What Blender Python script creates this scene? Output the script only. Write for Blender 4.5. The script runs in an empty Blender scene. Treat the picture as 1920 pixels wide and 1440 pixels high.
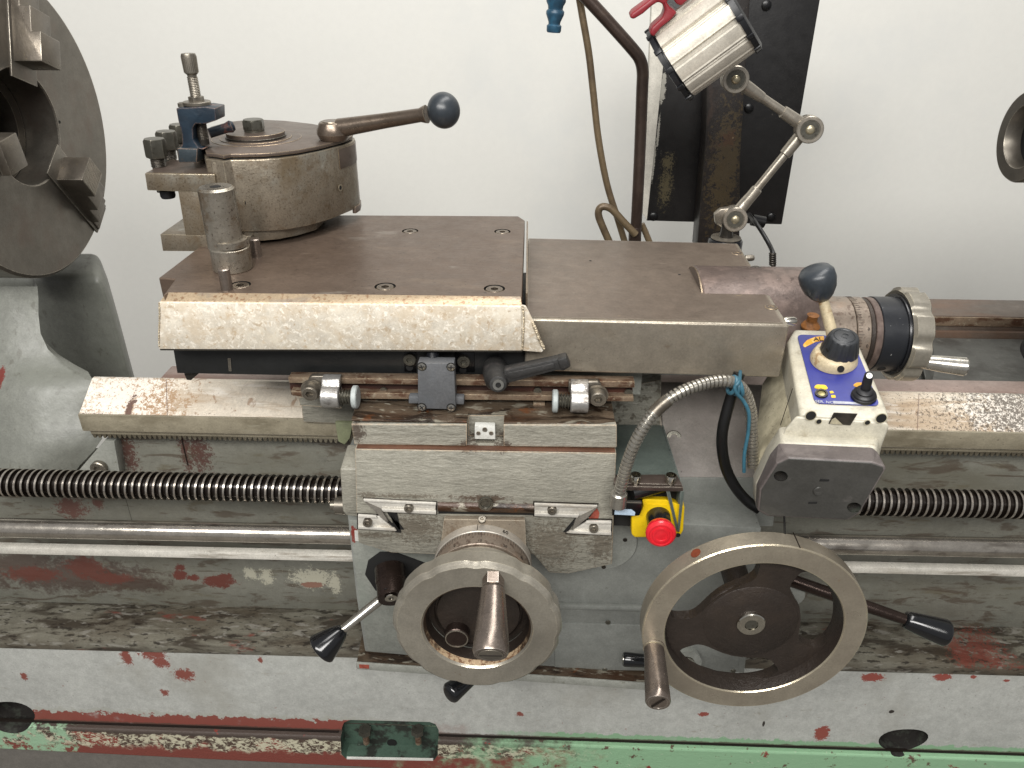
import bpy, bmesh, math, random
from mathutils import Vector, Matrix
from math import sin, cos, pi, radians, tan, atan2
random.seed(7)
S = bpy.context.scene
COL = S.collection
# ------------------------------------------------------------------ camera
F = 1440.0
CAM = Vector((0, 0, 1.6))
CM = (Matrix.Rotation(radians(1.6), 3, 'Z') @ Matrix.Rotation(radians(90 - 28.3), 3, 'X')
      @ Matrix.Rotation(radians(0.3), 3, 'Z'))
cd = bpy.data.cameras.new('camera'); cam = bpy.data.objects.new('camera', cd); COL.objects.link(cam)
cd.sensor_width = 36; cd.lens = F / 1920 * 36; cd.clip_start = 0.01; cd.clip_end = 60
cam.matrix_world = Matrix.Translation(CAM) @ CM.to_4x4(); S.camera = cam
# ------------------------------------------------------------------ world and lamps
W = bpy.data.worlds.new('World'); S.world = W; W.use_nodes = True
bg = W.node_tree.nodes['Background']; bg.inputs[0].default_value = (0.98, 0.98, 1.0, 1); bg.inputs[1].default_value = 0.29
def area(name, loc, target, sx, sy, power, color):
    l = bpy.data.lights.new(name, 'AREA'); l.shape = 'RECTANGLE'; l.size = sx; l.size_y = sy; l.energy = power; l.color = color
    o = bpy.data.objects.new(name, l); COL.objects.link(o); o.location = loc
    o.rotation_euler = (Vector(target) - Vector(loc)).to_track_quat('-Z', 'Y').to_euler(); return o
area('ceiling_light_front', (-0.4, -1.35, 3.0), (0, 0.8, 1.0), 2.8, 0.8, 122, (1.0, 0.98, 0.945))
area('ceiling_light_over', (0.3, 0.75, 3.4), (0.1, 0.9, 1.0), 2.4, 0.7, 46, (1.0, 0.98, 0.95))
S.view_settings.view_transform = 'Standard'; S.view_settings.look = 'None'
S.view_settings.exposure = 0.0; S.view_settings.gamma = 1.0
# ------------------------------------------------------------------ pixel of the reference -> point at a known distance
def ray(u, v): return CM @ Vector(((u - 960) / F, (720 - v) / F, -1))
def P(u, v, Y): d = ray(u, v); return CAM + d * (Y / d.y)
def PZ(u, v, Z): d = ray(u, v); return CAM + d * ((Z - CAM.z) / d.z)
def zz(v, Y): return P(960, v, Y).z
def px(u, v, Y): return P(u, v, Y).x
# ------------------------------------------------------------------ colour and material helpers
def lin(h):
    h = h.lstrip('#'); r = []
    for i in (0, 2, 4):
        c = int(h[i:i + 2], 16) / 255; r.append(c / 12.92 if c <= .04045 else ((c + .055) / 1.055) ** 2.4)
    return (r[0], r[1], r[2], 1)
class NT:
    def __init__(s, name):
        s.m = bpy.data.materials.new(name); s.m.use_nodes = True; s.t = s.m.node_tree
        s.b = s.t.nodes['Principled BSDF']; s.pos = s.t.nodes.new('ShaderNodeNewGeometry').outputs['Position']
    def n(s, k, **kw):
        x = s.t.nodes.new(k)
        for a, b in kw.items(): setattr(x, a, b)
        return x
    def l(s, a, b): s.t.links.new(a, b)
    def val(s, sock, v):
        if isinstance(v, (int, float, tuple)): sock.default_value = v
        else: s.l(v, sock)
    def math(s, op, a, b=0.0, c=None, clamp=False):
        x = s.n('ShaderNodeMath', operation=op, use_clamp=clamp); s.val(x.inputs[0], a); s.val(x.inputs[1], b)
        if c is not None: s.val(x.inputs[2], c)
        return x.outputs[0]
    def coord(s, stretch=(1, 1, 1), off=(0, 0, 0)):
        x = s.n('ShaderNodeMapping'); x.inputs['Scale'].default_value = stretch; x.inputs['Location'].default_value = off
        s.l(s.pos, x.inputs[0]); return x.outputs[0]
    def noise(s, scale, detail=6, rough=.6, dist=0, stretch=(1, 1, 1), off=(0, 0, 0)):
        x = s.n('ShaderNodeTexNoise'); s.l(s.coord(stretch, off), x.inputs['Vector'])
        x.inputs['Scale'].default_value = scale; x.inputs['Detail'].default_value = detail
        x.inputs['Roughness'].default_value = rough; x.inputs['Distortion'].default_value = dist
        return x.outputs['Fac']
    def step(s, v, lo, hi, a=0.0, b=1.0):
        x = s.n('ShaderNodeMapRange', interpolation_type='SMOOTHSTEP', clamp=True); s.val(x.inputs[0], v)
        x.inputs[1].default_value = lo; x.inputs[2].default_value = hi; x.inputs[3].default_value = a; x.inputs[4].default_value = b
        return x.outputs[0]
    def mix(s, f, a, b):
        x = s.n('ShaderNodeMix', data_type='RGBA'); s.val(x.inputs[0], f); s.val(x.inputs[6], a); s.val(x.inputs[7], b); return x.outputs[2]
    def mixf(s, f, a, b):
        x = s.n('ShaderNodeMix', data_type='FLOAT'); s.val(x.inputs[0], f); s.val(x.inputs[2], a); s.val(x.inputs[3], b); return x.outputs[0]
    def axis(s, i):
        x = s.n('ShaderNodeSeparateXYZ'); s.l(s.pos, x.inputs[0]); return x.outputs[i]
def N(scale, lo, hi, c, a=1.0, stretch=(1, 1, 1), detail=8, rough=.62, dist=0, r=None, m=None, off=(0, 0, 0)):
    return dict(k='n', s=scale, lo=lo, hi=hi, c=c, a=a, st=stretch, d=detail, ro=rough, di=dist, r=r, m=m, off=off)
def PATCH(c, pts, ns=70, amp=.9, r=None, m=None, a=1.0, soft=.05): return dict(k='p', soft=soft, c=c, pts=pts, ns=ns, amp=amp, r=r, m=m, a=a)
def BAND(c, ax, lo, hi, amp=.01, ns=60, soft=.002, r=None, m=None, a=1.0, st=(1, 1, 1), xm=None, sl=0):
    return dict(xm=xm, sl=sl, k='b', c=c, ax=ax, lo=lo, hi=hi, amp=amp, ns=ns, soft=soft, r=r, m=m, a=a, st=st)
def EDGE(c, rad=.0015, a=.8, r=None, m=None): return dict(k='e', c=c, rad=rad, a=a, r=r, m=m)
def worn(name, base, rough=.5, metal=0.0, layers=(), bump=(), coat=0, var=.10, vs=9):
    t = NT(name); col = lin(base) if isinstance(base, str) else base
    if var:
        nz = t.noise(vs, 5, .6); f = t.step(nz, .3, .7, 1 - var, 1 + var)
        f = t.math('MULTIPLY', f, t.step(t.noise(420, 5, .75, off=(1, 6, 2)), .3, .7, 1 - var * 1.1, 1 + var * 1.1)); f = t.math('MULTIPLY', f, t.step(t.noise(65, 7, .7, off=(7, 1, 5)), .3, .7, 1 - var, 1 + var))
        h = t.n('ShaderNodeHueSaturation'); h.inputs['Color'].default_value = col; t.l(f, h.inputs['Value']); col = h.outputs[0]
    ro = rough; me = metal
    rn = t.noise(55, 6, .65, off=(3, 1, 2)); ro = t.math('ADD', t.math('MULTIPLY', t.math('SUBTRACT', rn, .5), .35), rough, clamp=True)
    heights = []
    for L in layers:
        if L['k'] == 'n':
            f = t.step(t.noise(L['s'], L['d'], L['ro'], L['di'], L['st'], L['off']), L['lo'], L['hi'], 0, L['a'])
        elif L['k'] == 'b':
            z = t.math('ADD', t.axis(L['ax']) if not L['sl'] else t.math('SUBTRACT', t.axis(L['ax']), t.math('MULTIPLY', t.axis(0), L['sl'])), t.math('MULTIPLY', t.math('SUBTRACT', t.noise(L['ns'], 6, .65, stretch=L['st']), .5), L['amp'] * 2))
            f = t.math('MULTIPLY', t.step(z, L['lo'] - L['soft'], L['lo'] + L['soft']), t.step(z, L['hi'] - L['soft'], L['hi'] + L['soft'], L['a'], 0))
            if L['xm']: f = t.math('MULTIPLY', f, t.step(t.math('ADD', t.axis(0), t.math('MULTIPLY', t.math('SUBTRACT', t.noise(18, 6, .7), .5), .25)), L['xm'][0], L['xm'][1]))
        elif L['k'] == 'p':
            nz = t.math('ADD', t.math('MULTIPLY', t.math('SUBTRACT', t.noise(L['ns'], 7, .7, .5), .5), L['amp'] * 2.2), t.math('MULTIPLY', t.math('SUBTRACT', t.noise(L['ns'] * 3.5, 5, .7, .5, (1, 1, 1), (3, 1, 4)), .5), L['amp'] * 1.6)); f = None
            for (c, rx, ry, rz) in L['pts']:
                v = t.n('ShaderNodeVectorMath', operation='SUBTRACT'); t.l(t.pos, v.inputs[0]); v.inputs[1].default_value = tuple(c)
                d = t.n('ShaderNodeVectorMath', operation='DIVIDE'); t.l(v.outputs[0], d.inputs[0]); d.inputs[1].default_value = (rx, ry, rz)
                ln = t.n('ShaderNodeVectorMath', operation='LENGTH'); t.l(d.outputs[0], ln.inputs[0])
                g = t.step(t.math('ADD', ln.outputs['Value'], nz), .98 - L['soft'], .98 + L['soft'], L['a'], 0)
                f = g if f is None else t.math('MAXIMUM', f, g)
        else:
            bv = t.n('ShaderNodeBevel', samples=4); bv.inputs[0].default_value = L['rad'] * 1.5
            g = t.n('ShaderNodeNewGeometry'); d = t.n('ShaderNodeVectorMath', operation='DOT_PRODUCT')
            t.l(bv.outputs[0], d.inputs[0]); t.l(g.outputs['Normal'], d.inputs[1])
            nz = t.noise(140, 6, .7); f = t.step(t.math('MULTIPLY', t.math('SUBTRACT', 1.0, d.outputs['Value']), t.step(nz, .35, .65, .25, 1.6)), .015, .10, 0, L['a'])
        col = t.mix(f, col, lin(L['c']))
        if L['r'] is not None: ro = t.mixf(f, ro, L['r'])
        if L['m'] is not None: me = t.mixf(f, me, L['m'])
    t.val(t.b.inputs['Base Color'], col); t.val(t.b.inputs['Roughness'], ro); t.val(t.b.inputs['Metallic'], me)
    t.b.inputs['Coat Weight'].default_value = coat; t.b.inputs['Coat Roughness'].default_value = .15
    hsum = None
    for (sc, st, stretch, det) in bump:
        h = t.math('MULTIPLY', t.noise(sc, det, .6, .3, stretch, (5, 2, 1)), st); hsum = h if hsum is None else t.math('ADD', hsum, h)
    if hsum is not None:
        b = t.n('ShaderNodeBump'); b.inputs['Strength'].default_value = 1; b.inputs['Distance'].default_value = .001
        t.l(hsum, b.inputs['Height']); t.l(b.outputs[0], t.b.inputs['Normal'])
    return t.m
M = {}
U = (1, 1, 1)
def pt(u, v, Y, ru, rv):   # an elliptical patch centred on a point of the casting
    c = P(u, v, Y); D = (c - CAM).length; return (c, ru * D / F * 1.05, .06, rv * D / F * 1.35)
# ------------------------------------------------------------------ mesh helpers
class MB:
    def __init__(s): s.v = []; s.f = []
    def add(s, vs, fs):
        o = len(s.v); s.v += [Vector(x) for x in vs]; s.f += [tuple(i + o for i in f) for f in fs]; return s
    def loft(s, A, B, cap=True):
        n = len(A); fs = [(i, (i + 1) % n, n + (i + 1) % n, n + i) for i in range(n)]
        if cap: fs += [tuple(range(n))[::-1], tuple(range(n, 2 * n))]
        return s.add(list(A) + list(B), fs)
    def slab(s, pts, vec): vec = Vector(vec); return s.loft(pts, [Vector(p) + vec for p in pts])
    def box(s, a, b):
        x0, y0, z0 = a; x1, y1, z1 = b
        return s.slab([(x0, y0, z0), (x1, y0, z0), (x1, y1, z0), (x0, y1, z0)], (0, 0, z1 - z0))
    def obox(s, c, R, d):  # oriented box
        dx, dy, dz = d[0] / 2, d[1] / 2, d[2] / 2; c = Vector(c)
        q = [c + R @ Vector(p) for p in ((-dx, -dy, -dz), (dx, -dy, -dz), (dx, dy, -dz), (-dx, dy, -dz))]
        return s.slab(q, R @ Vector((0, 0, 2 * dz)))
    def lathe(s, prof, A, d, n=32, up=None, rf=None):
        A = Vector(A); d = Vector(d).normalized(); up = Vector(up) if up else (Vector((0, 0, 1)) if abs(d.z) < .9 else Vector((1, 0, 0)))
        e1 = (up - d * up.dot(d)).normalized(); e2 = d.cross(e1); vs = []; fs = []; rings = []
        for k, pr in enumerate(prof):
            t_, r = pr[0], pr[1]; sh = pr[2] if len(pr) > 2 else None
            if r <= 1e-6: rings.append([len(vs)]); vs.append(A + d * t_); continue
            ring = []
            for i in range(n):
                a = 2 * pi * i / n; rr = r
                if sh == 'h': rr = r * cos(pi / 6) / cos(((a + pi / 6) % (pi / 3)) - pi / 6)
                elif callable(sh): rr = r * sh(a)
                ring.append(len(vs)); vs.append(A + d * t_ + (e1 * cos(a) + e2 * sin(a)) * rr)
            rings.append(ring)
        for a, b in zip(rings, rings[1:]):
            if len(a) == 1 and len(b) == 1: continue
            for i in range(n):
                j = (i + 1) % n
                if len(a) == 1: fs.append((a[0], b[j], b[i]))
                elif len(b) == 1: fs.append((a[i], a[j], b[0]))
                else: fs.append((a[i], a[j], b[j], b[i]))
        if len(rings[0]) > 1: fs.append(tuple(rings[0][::-1]))
        if len(rings[-1]) > 1: fs.append(tuple(rings[-1]))
        return s.add(vs, fs)
    def torusprof(s, prof, A, d, n=48, up=None):  # closed profile ring (t, r)
        A = Vector(A); d = Vector(d).normalized(); up = Vector(up) if up else (Vector((0, 0, 1)) if abs(d.z) < .9 else Vector((1, 0, 0)))
        e1 = (up - d * up.dot(d)).normalized(); e2 = d.cross(e1); vs = []; fs = []; m = len(prof)
        for i in range(n):
            a = 2 * pi * i / n
            for q in prof:
                r = q[1] * (q[2](a) if len(q) > 2 else 1); vs.append(A + d * q[0] + (e1 * cos(a) + e2 * sin(a)) * r)
        for i in range(n):
            for k in range(m): fs.append((i * m + k, ((i + 1) % n) * m + k, ((i + 1) % n) * m + (k + 1) % m, i * m + (k + 1) % m))
        return s.add(vs, fs)
    def tube(s, path, r, n=12, cap=True, rf=None):
        path = [Vector(p) for p in path]; vs = []; fs = []; prev = None
        for i, p in enumerate(path):
            d = (path[min(i + 1, len(path) - 1)] - path[max(i - 1, 0)]).normalized()
            if prev is None:
                up = Vector((0, 0, 1)) if abs(d.z) < .9 else Vector((1, 0, 0)); e1 = (up - d * up.dot(d)).normalized()
            else: e1 = (prev - d * prev.dot(d)).normalized()
            prev = e1; e2 = d.cross(e1); rr = rf(i) if rf else (r[i] if isinstance(r, (list, tuple)) else r)
            for k in range(n): a = 2 * pi * k / n; vs.append(p + (e1 * cos(a) + e2 * sin(a)) * rr)
        for i in range(len(path) - 1):
            for k in range(n): fs.append((i * n + k, i * n + (k + 1) % n, (i + 1) * n + (k + 1) % n, (i + 1) * n + k))
        if cap: fs += [tuple(range(n))[::-1], tuple(range((len(path) - 1) * n, len(path) * n))]
        return s.add(vs, fs)
def spline(pts, m=10):
    pts = [Vector(p) for p in pts]; q = [pts[0] * 2 - pts[1]] + pts + [pts[-1] * 2 - pts[-2]]; out = []
    for i in range(1, len(q) - 2):
        for k in range(m):
            t = k / m; a, b, c, d = q[i - 1:i + 3]
            out.append(.5 * ((2 * b) + (c - a) * t + (2 * a - 5 * b + 4 * c - d) * t * t + (3 * b - a - 3 * c + d) * t ** 3))
    return out + [pts[-1]]
WL = {}
def thing(name, label, cat, loc=(0, 0, 0), group=None):
    o = bpy.data.objects.new(name, None); COL.objects.link(o); o.location = loc; o.empty_display_size = .05
    o['label'] = label; o['category'] = cat; WL[o.name] = Vector(loc)
    if group: o['group'] = group
    return o
def mk(name, mb, mat, parent=None, bevel=0, seg=2, smooth=True, ang=38, kind=None, label=None, loc=None):
    bm = bmesh.new(); vs = [bm.verts.new(p) for p in mb.v]
    for f in mb.f:
        try: bm.faces.new([vs[i] for i in f])
        except ValueError: pass
    bmesh.ops.recalc_face_normals(bm, faces=bm.faces)
    if bevel:
        es = [e for e in bm.edges if len(e.link_faces) == 2 and e.calc_face_angle(0) > radians(25)]
        try: bmesh.ops.bevel(bm, geom=es, offset=bevel, segments=seg, profile=.5, affect='EDGES', clamp_overlap=True)
        except Exception: pass
    off = WL[parent.name] if parent else (Vector(loc) if loc else Vector((0, 0, 0)))
    bmesh.ops.translate(bm, vec=-off, verts=bm.verts)
    me = bpy.data.meshes.new(name); bm.to_mesh(me); bm.free()
    if smooth:
        for p in me.polygons: p.use_smooth = True
        me.set_sharp_from_angle(angle=radians(ang))
    me.materials.append(M[mat] if isinstance(mat, str) else mat)
    o = bpy.data.objects.new(name, me); COL.objects.link(o)
    if parent: o.parent = parent; WL[o.name] = off
    else: o.location = off; WL[o.name] = off
    if kind: o['kind'] = kind
    if label: o['label'] = label
    return o
def cut(o, mb, inner=None):
    off = WL[o.name]; c = mk('cutter', mb, inner or o.data.materials[0], None, loc=tuple(off), smooth=False)
    md = o.modifiers.new('b', 'BOOLEAN'); md.object = c; md.operation = 'DIFFERENCE'; md.solver = 'EXACT'; md.material_mode = 'TRANSFER'
    bpy.context.view_layer.update(); dg = bpy.context.evaluated_depsgraph_get()
    me = bpy.data.meshes.new_from_object(o.evaluated_get(dg)); old = o.data; o.modifiers.clear(); o.data = me
    me.name = old.name
    for p in me.polygons: p.use_smooth = False
    cm = c.data; bpy.data.objects.remove(c); bpy.data.meshes.remove(cm)
def tagged(o, label, cat, group=None):
    o['label'] = label; o['category'] = cat
    if group: o['group'] = group
    return o
def text(name, s, loc, R, size, mat, parent, depth=.0003):
    cu = bpy.data.curves.new('t', 'FONT'); cu.body = s; cu.size = size; cu.extrude = depth; cu.align_x = 'CENTER'; cu.align_y = 'CENTER'
    tmp = bpy.data.objects.new('t', cu); COL.objects.link(tmp); bpy.context.view_layer.update()
    me = bpy.data.meshes.new_from_object(tmp); bpy.data.objects.remove(tmp); bpy.data.curves.remove(cu)
    off = WL[parent.name]; me.transform(Matrix.Translation(Vector(loc) - off) @ R.to_4x4()); me.name = name
    me.materials.clear(); me.materials.append(M[mat]); o = bpy.data.objects.new(name, me); COL.objects.link(o); o.parent = parent; WL[o.name] = off
    return o
X, Y_, Z = Vector((1, 0, 0)), Vector((0, 1, 0)), Vector((0, 0, 1))
def basis(z, x=None):  # rotation whose local z points along z
    z = Vector(z).normalized(); x = Vector(x) if x else (X if abs(z.x) < .9 else Y_); x = (x - z * x.dot(z)).normalized(); y = z.cross(x)
    return Matrix((x, y, z)).transposed()
def socket(name, pos, d, r, hgt, mat, parent, label=None, n=24, sink=.0):
    mb = MB().lathe([(-hgt * .2, r), (hgt * .85, r), (hgt, r * .9), (hgt, r * .55, 'h'), (hgt * .35, r * .5, 'h'), (hgt * .3, 0)], Vector(pos) - Vector(d).normalized() * sink, d, n)
    return mk(name, mb, mat, parent, ang=30, label=label)
def hexbolt(name, pos, d, r, hgt, mat, parent, shank=0, up=None):
    mb = MB().lathe([(0, r * .95, 'h'), (hgt * .08, r, 'h'), (hgt * .85, r, 'h'), (hgt, r * .86), (hgt, 0)], pos, d, 24, up=up)
    return mk(name, mb, mat, parent, ang=25)
def thread(name, A, d, L, r, pitch, mat, parent, dep=.12, n=16, spp=6):
    A = Vector(A); d = Vector(d).normalized(); up = Z if abs(d.z) < .9 else X; e1 = (up - d * up.dot(d)).normalized(); e2 = d.cross(e1)
    m = max(4, int(L / pitch * spp)); vs = []; fs = []
    for i in range(m + 1):
        x = L * i / m
        for k in range(n):
            a = 2 * pi * k / n; ph = (x / pitch - k / n) % 1; w = 1 - dep * (1 - abs(2 * ph - 1)) * 1.0; vs.append(A + d * x + (e1 * cos(a) + e2 * sin(a)) * r * w)
    for i in range(m):
        for k in range(n): fs.append((i * n + k, i * n + (k + 1) % n, (i + 1) * n + (k + 1) % n, (i + 1) * n + k))
    fs += [tuple(range(n))[::-1], tuple(range(m * n, (m + 1) * n))]
    return mk(name, MB().add(vs, fs), mat, parent, ang=80)
# ------------------------------------------------------------------ materials
BRN = '#3a2a20'; RED = '#713229'; GRM = '#3b3630'
M['wall'] = worn('wall_paint', '#dcdbd5', .75, 0, [N(2.2, .52, .75, '#d2d3d0', .6)], [(5, .4, U, 3)], var=.012, vs=1.5)
M['floor'] = worn('floor_concrete', '#6e6a64', .8, 0, [N(9, .45, .7, '#55524d', .8)], [(40, .8, U, 6)])
M['black_void'] = worn('black_inside', '#0c0b0a', .8, 0, var=0)
M['paint'] = worn('grey_machine_paint', '#868780', .48, 0, [
    N(14, .52, .75, '#7b7d74', .7), N(38, .60, .72, '#5d5a50', .55), N(150, .68, .74, '#3d372f', .8),
    N(90, .62, .7, '#54503f', .5)], [(70, .35, U, 5), (10, 1.2, U, 3)])
M['paint_web'] = worn('bed_side_paint', '#6d6c63', .5, 0, [
    N(6, .46, .66, '#5f5c50', .8, stretch=(.5, 1, 1.5)), N(34, .56, .66, '#57503f', .65, stretch=(.35, 1, 1.4)),
    N(16, .5, .72, '#6a6a60', .8, stretch=(.4, 1, 1.6)), N(70, .60, .68, '#4b443a', .7, stretch=(.45, 1, 1.8)),
    PATCH('#46251f', [pt(345, 852, .88, 8, 34), pt(368, 850, .88, 17, 30), pt(235, 850, .88, 12, 30)], 190, 2.6, a=.85, soft=.15),
    PATCH('#55322b', [pt(130, 955, .88, 22, 16), pt(180, 948, .88, 8, 8)], 150, 1.8, a=.85, soft=.2),
    N(45, .54, .62, '#463a2f', .7, stretch=(.3, 1, 1.2), dist=.6, off=(6, 2, 9)),
    PATCH('#40302a', [pt(120, 1080, .88, 130, 24), pt(40, 1060, .88, 50, 20), pt(240, 1095, .88, 70, 12)], 50, 1.1, a=.75, soft=.35), PATCH('#5e332a', [pt(60, 1078, .88, 40, 11), pt(160, 1066, .88, 30, 17), pt(205, 1085, .88, 34, 9)], 90, 1.2, a=.8, soft=.3), PATCH('#5c332b', [ pt(337, 1066, .88, 8, 5), pt(336, 1080, .88, 12, 8), pt(362, 1085, .88, 12, 5), pt(408, 1092, .88, 26, 10), pt(422, 1083, .88, 12, 6)], 130, 1.0, soft=.12),
    PATCH('#a7a493', [pt(470, 1077, .88, 10, 9), pt(498, 1082, .88, 12, 12), pt(585, 1085, .88, 34, 14), pt(628, 1095, .88, 9, 16)], 150, 1.6, a=.85, soft=.15),
    PATCH('#7d5d50', [pt(585, 1098, .88, 20, 5)], 90, .5),
    N(120, .66, .72, '#35302a', .8)], [(60, .5, (.4, 1, 2), 5), (12, 1.0, U, 3)])
M['paint_ledge'] = worn('oily_ledge_paint', '#6a675c', .42, 0, [
    N(8, .42, .58, '#463c30', .85, stretch=(.4, 1, 1)), N(30, .48, .60, '#2e261e', .85, stretch=(.3, 1, 1), dist=.5), N(90, .55, .64, '#85827a', .7, stretch=(.35, 1, 1), dist=.5), N(140, .55, .62, '#1f1a15', .8, stretch=(.4, 1, 1), off=(7, 7, 7)),
    N(12, .64, .68, '#6d342b', .8, stretch=(.4, 1, 1), off=(1, 3, 0)), N(110, .6, .68, '#1f1a16', .8, stretch=(.4, 1, 1)),
    PATCH('#6a3329', [pt(1840, 1205, .84, 30, 7), pt(1790, 1207, .84, 14, 4)], 150, 2.2, a=.75, soft=.2)], [(80, 1.2, (.5, 1, 1), 6)])
zf = zz(1223, .80); _gl = P(60, 1351, .80); _gr = P(1900, 1413, .80); GS = (_gr.z - _gl.z) / (_gr.x - _gl.x); zg = _gl.z - GS * _gl.x; _pl = P(0, 1405, .79); _pr = P(575, 1434, .79); PS = (_pr.z - _pl.z) / (_pr.x - _pl.x)
M['paint_base'] = worn('base_casting_paint', '#a6a7a2', .5, 0, [
    N(5, .5, .7, '#8f8d84', .6, off=(5, 2, 1)), N(200, .66, .72, '#6e6a60', .6), N(70, .62, .70, '#857f72', .45, stretch=(.5, 1, 1), dist=.6),
    N(9, .5, .8, '#8d8e88', .6), N(120, .70, .74, '#4a4740', .6), N(26, .70, .76, '#8a867c', .5, stretch=(.5, 1, 1)),
    BAND('#9a9a90', 2, zg - .3, zg + .030, .022, 70, .001, a=.55, sl=GS, xm=(px(900, 1380, .8), px(640, 1380, .8))), BAND('#7c4239', 2, zg - .3, zg + .023, .022, 60, .001, sl=GS, xm=(px(900, 1380, .8), px(680, 1380, .8))),
    BAND('#7f9f80', 2, zg - .3, zg + .012, .014, 60, .001, sl=GS, xm=(px(900, 1380, .8), px(1040, 1380, .8))), BAND('#4a3c34', 2, zg - .3, zg + .003, .005, 70, .001, a=.8, sl=GS), N(130, .675, .70, '#7a4a40', .8, off=(1, 1, 6)), N(240, .66, .70, '#4a453e', .7), N(18, .60, .72, '#a9a9a4', .5, off=(9, 1, 1)),
    PATCH('#7a453c', [pt(285, 1222, .8, 22, 14), pt(236, 1232, .8, 8, 14), pt(302, 1242, .8, 12, 10), pt(345, 1266, .8, 16, 10), pt(44, 1269, .8, 5, 5), pt(308, 1299, .8, 7, 5), pt(975, 1340, .8, 6, 4), pt(488, 1238, .8, 4, 5)], 170, 1.3),
    PATCH('#84443b', [pt(1637, 1271, .8, 18, 7), pt(1768, 1270, .8, 14, 6), pt(1825, 1270, .8, 5, 3), pt(1888, 1277, .8, 5, 2), pt(1541, 1376, .8, 11, 13), pt(1320, 1340, .8, 9, 4)], 150, .8),
    PATCH('#2f2a26', [pt(1672, 1335, .8, 4, 3), pt(1432, 1358, .8, 2, 5)], 100, .3),
    BAND('#a9a9a2', 2, zf - .0045, zf + .02, .003, 60, .001, a=.75)], [(34, .6, U, 5), (8, 1.4, U, 3)])
def grad_green():
    t = NT('x'); return t
M['paint_plinth'] = worn('plinth_flaking_paint', '#7fa583', .55, 0, [
    N(40, .62, .70, '#b7b7a6', .9), N(70, .60, .66, '#4f3b31', .9),
    PATCH('#4c3f37', [(Vector((-1.0, .8, zg - .02)), 1.22, .3, .5)], 30, .12),
    ], [(90, 1.2, U, 5)])
# the green paint survives to the right, bare brown metal with flakes of white to the left
def plinth_mat():
    t = NT('plinth_flaking_paint'); x = t.axis(0)
    n1 = t.noise(24, 8, .68); n2 = t.noise(150, 8, .75, .6, (.7, 1, 1)); n3 = t.noise(14, 6, .6, off=(4, 4, 1)); n4 = t.noise(60, 8, .65, off=(9, 1, 1))
    left = t.step(t.math('ADD', x, t.math('MULTIPLY', t.math('SUBTRACT', n1, .5), .9)), px(780, 1400, .79), px(1150, 1400, .79))
    green = t.mix(t.step(n4, .60, .66), lin('#86ab88'), lin('#5a4a3c')); green = t.mix(t.step(n2, .62, .68), green, lin('#b3bda6'))
    brown = t.mix(t.step(n3, .52, .6), lin('#4a3a31'), lin('#7d3a30')); brown = t.mix(t.step(n2, .47, .53), brown, lin('#b9b49d'))
    z = t.math('SUBTRACT', t.axis(2), t.math('MULTIPLY', t.axis(0), GS)); lowred = t.step(t.math('ADD', z, t.math('MULTIPLY', t.math('SUBTRACT', n1, .5), .05)), zg - .046, zg - .038, 1, 0)
    brown = t.mix(lowred, brown, lin('#733a31')); topdk = t.step(t.math('ADD', z, t.math('MULTIPLY', t.math('SUBTRACT', n4, .5), .02)), zg - .012, zg - .009)
    brown = t.mix(topdk, brown, lin('#453b35'))
    gl = t.step(t.math('ADD', x, t.math('MULTIPLY', t.math('SUBTRACT', n1, .5), .5)), px(70, 1370, .79), px(130, 1370, .79), 1, 0); brown = t.mix(t.math('MULTIPLY', gl, t.step(n4, .4, .5)), brown, lin('#8fae90'))
    c = t.mix(left, brown, green); c = t.mix(t.step(t.noise(28, 8, .7, off=(2, 7, 3)), .64, .67), c, lin('#7c342b'))
    t.val(t.b.inputs['Base Color'], c); t.b.inputs['Roughness'].default_value = .55
    b = t.n('ShaderNodeBump'); b.inputs['Distance'].default_value = .0012; t.l(n2, b.inputs['Height']); t.l(b.outputs[0], t.b.inputs['Normal']); return t.m
M['paint_plinth'] = plinth_mat()
M['pocket'] = worn('pocket_green_grime', '#3f5347', .6, 0, [N(30, .48, .58, '#1f1d19', .9), N(60, .62, .7, '#5f7264', .7)], [(80, 1, U, 5)])
M['hammered'] = worn('brushed_on_grey_paint', '#88857a', .45, 0, [
    PATCH('#4a3a2e', [pt(905, 934, .70, 42, 5), pt(905, 945, .70, 60, 3), pt(985, 950, .70, 14, 6), pt(835, 950, .70, 12, 6)], 120, 1.8, a=.85, soft=.3), PATCH('#5a5145', [pt(690, 929, .70, 16, 5), pt(760, 930, .70, 50, 3), pt(1130, 1022, .70, 22, 26), pt(1066, 1000, .70, 60, 5), pt(780, 990, .70, 46, 22), pt(1030, 1020, .70, 40, 34), pt(700, 1003, .70, 40, 4)], 220, 2.4, a=.75, soft=.4), PATCH('#3a2b22', [pt(880, 842, .70, 14, 6), pt(940, 842, .70, 14, 6), pt(670, 812, .708, 12, 14)], 160, 1.8, a=.8, soft=.3),
    N(20, .52, .75, '#827f74', .7), N(160, .62, .72, '#4f473d', .55, stretch=(.35, 1, 1)), N(45, .68, .73, '#4a3b30', .7),
    EDGE('#b9a184', .0014, .75)], [(75, 1.9, (.32, 1, 1.5), 5), (190, 1.3, (.5, 1, 1.2), 4), (60, 1.0, U, 3)])
M['brown_top'] = worn('oily_brown_iron', '#54483b', .36, .2, [N(14, .44, .58, '#3a2415', .9, stretch=(.35, 1, 1)), N(60, .50, .60, '#20160f', .9, stretch=(.3, 1, 1), dist=.8), N(110, .56, .64, '#8f8a7c', .75, stretch=(.4, 1, 1), dist=.6), N(24, .6, .68, '#6f3f1d', .7, off=(2, 8, 1))], [(90, 1.5, (.4, 1, 1), 6)])
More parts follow.
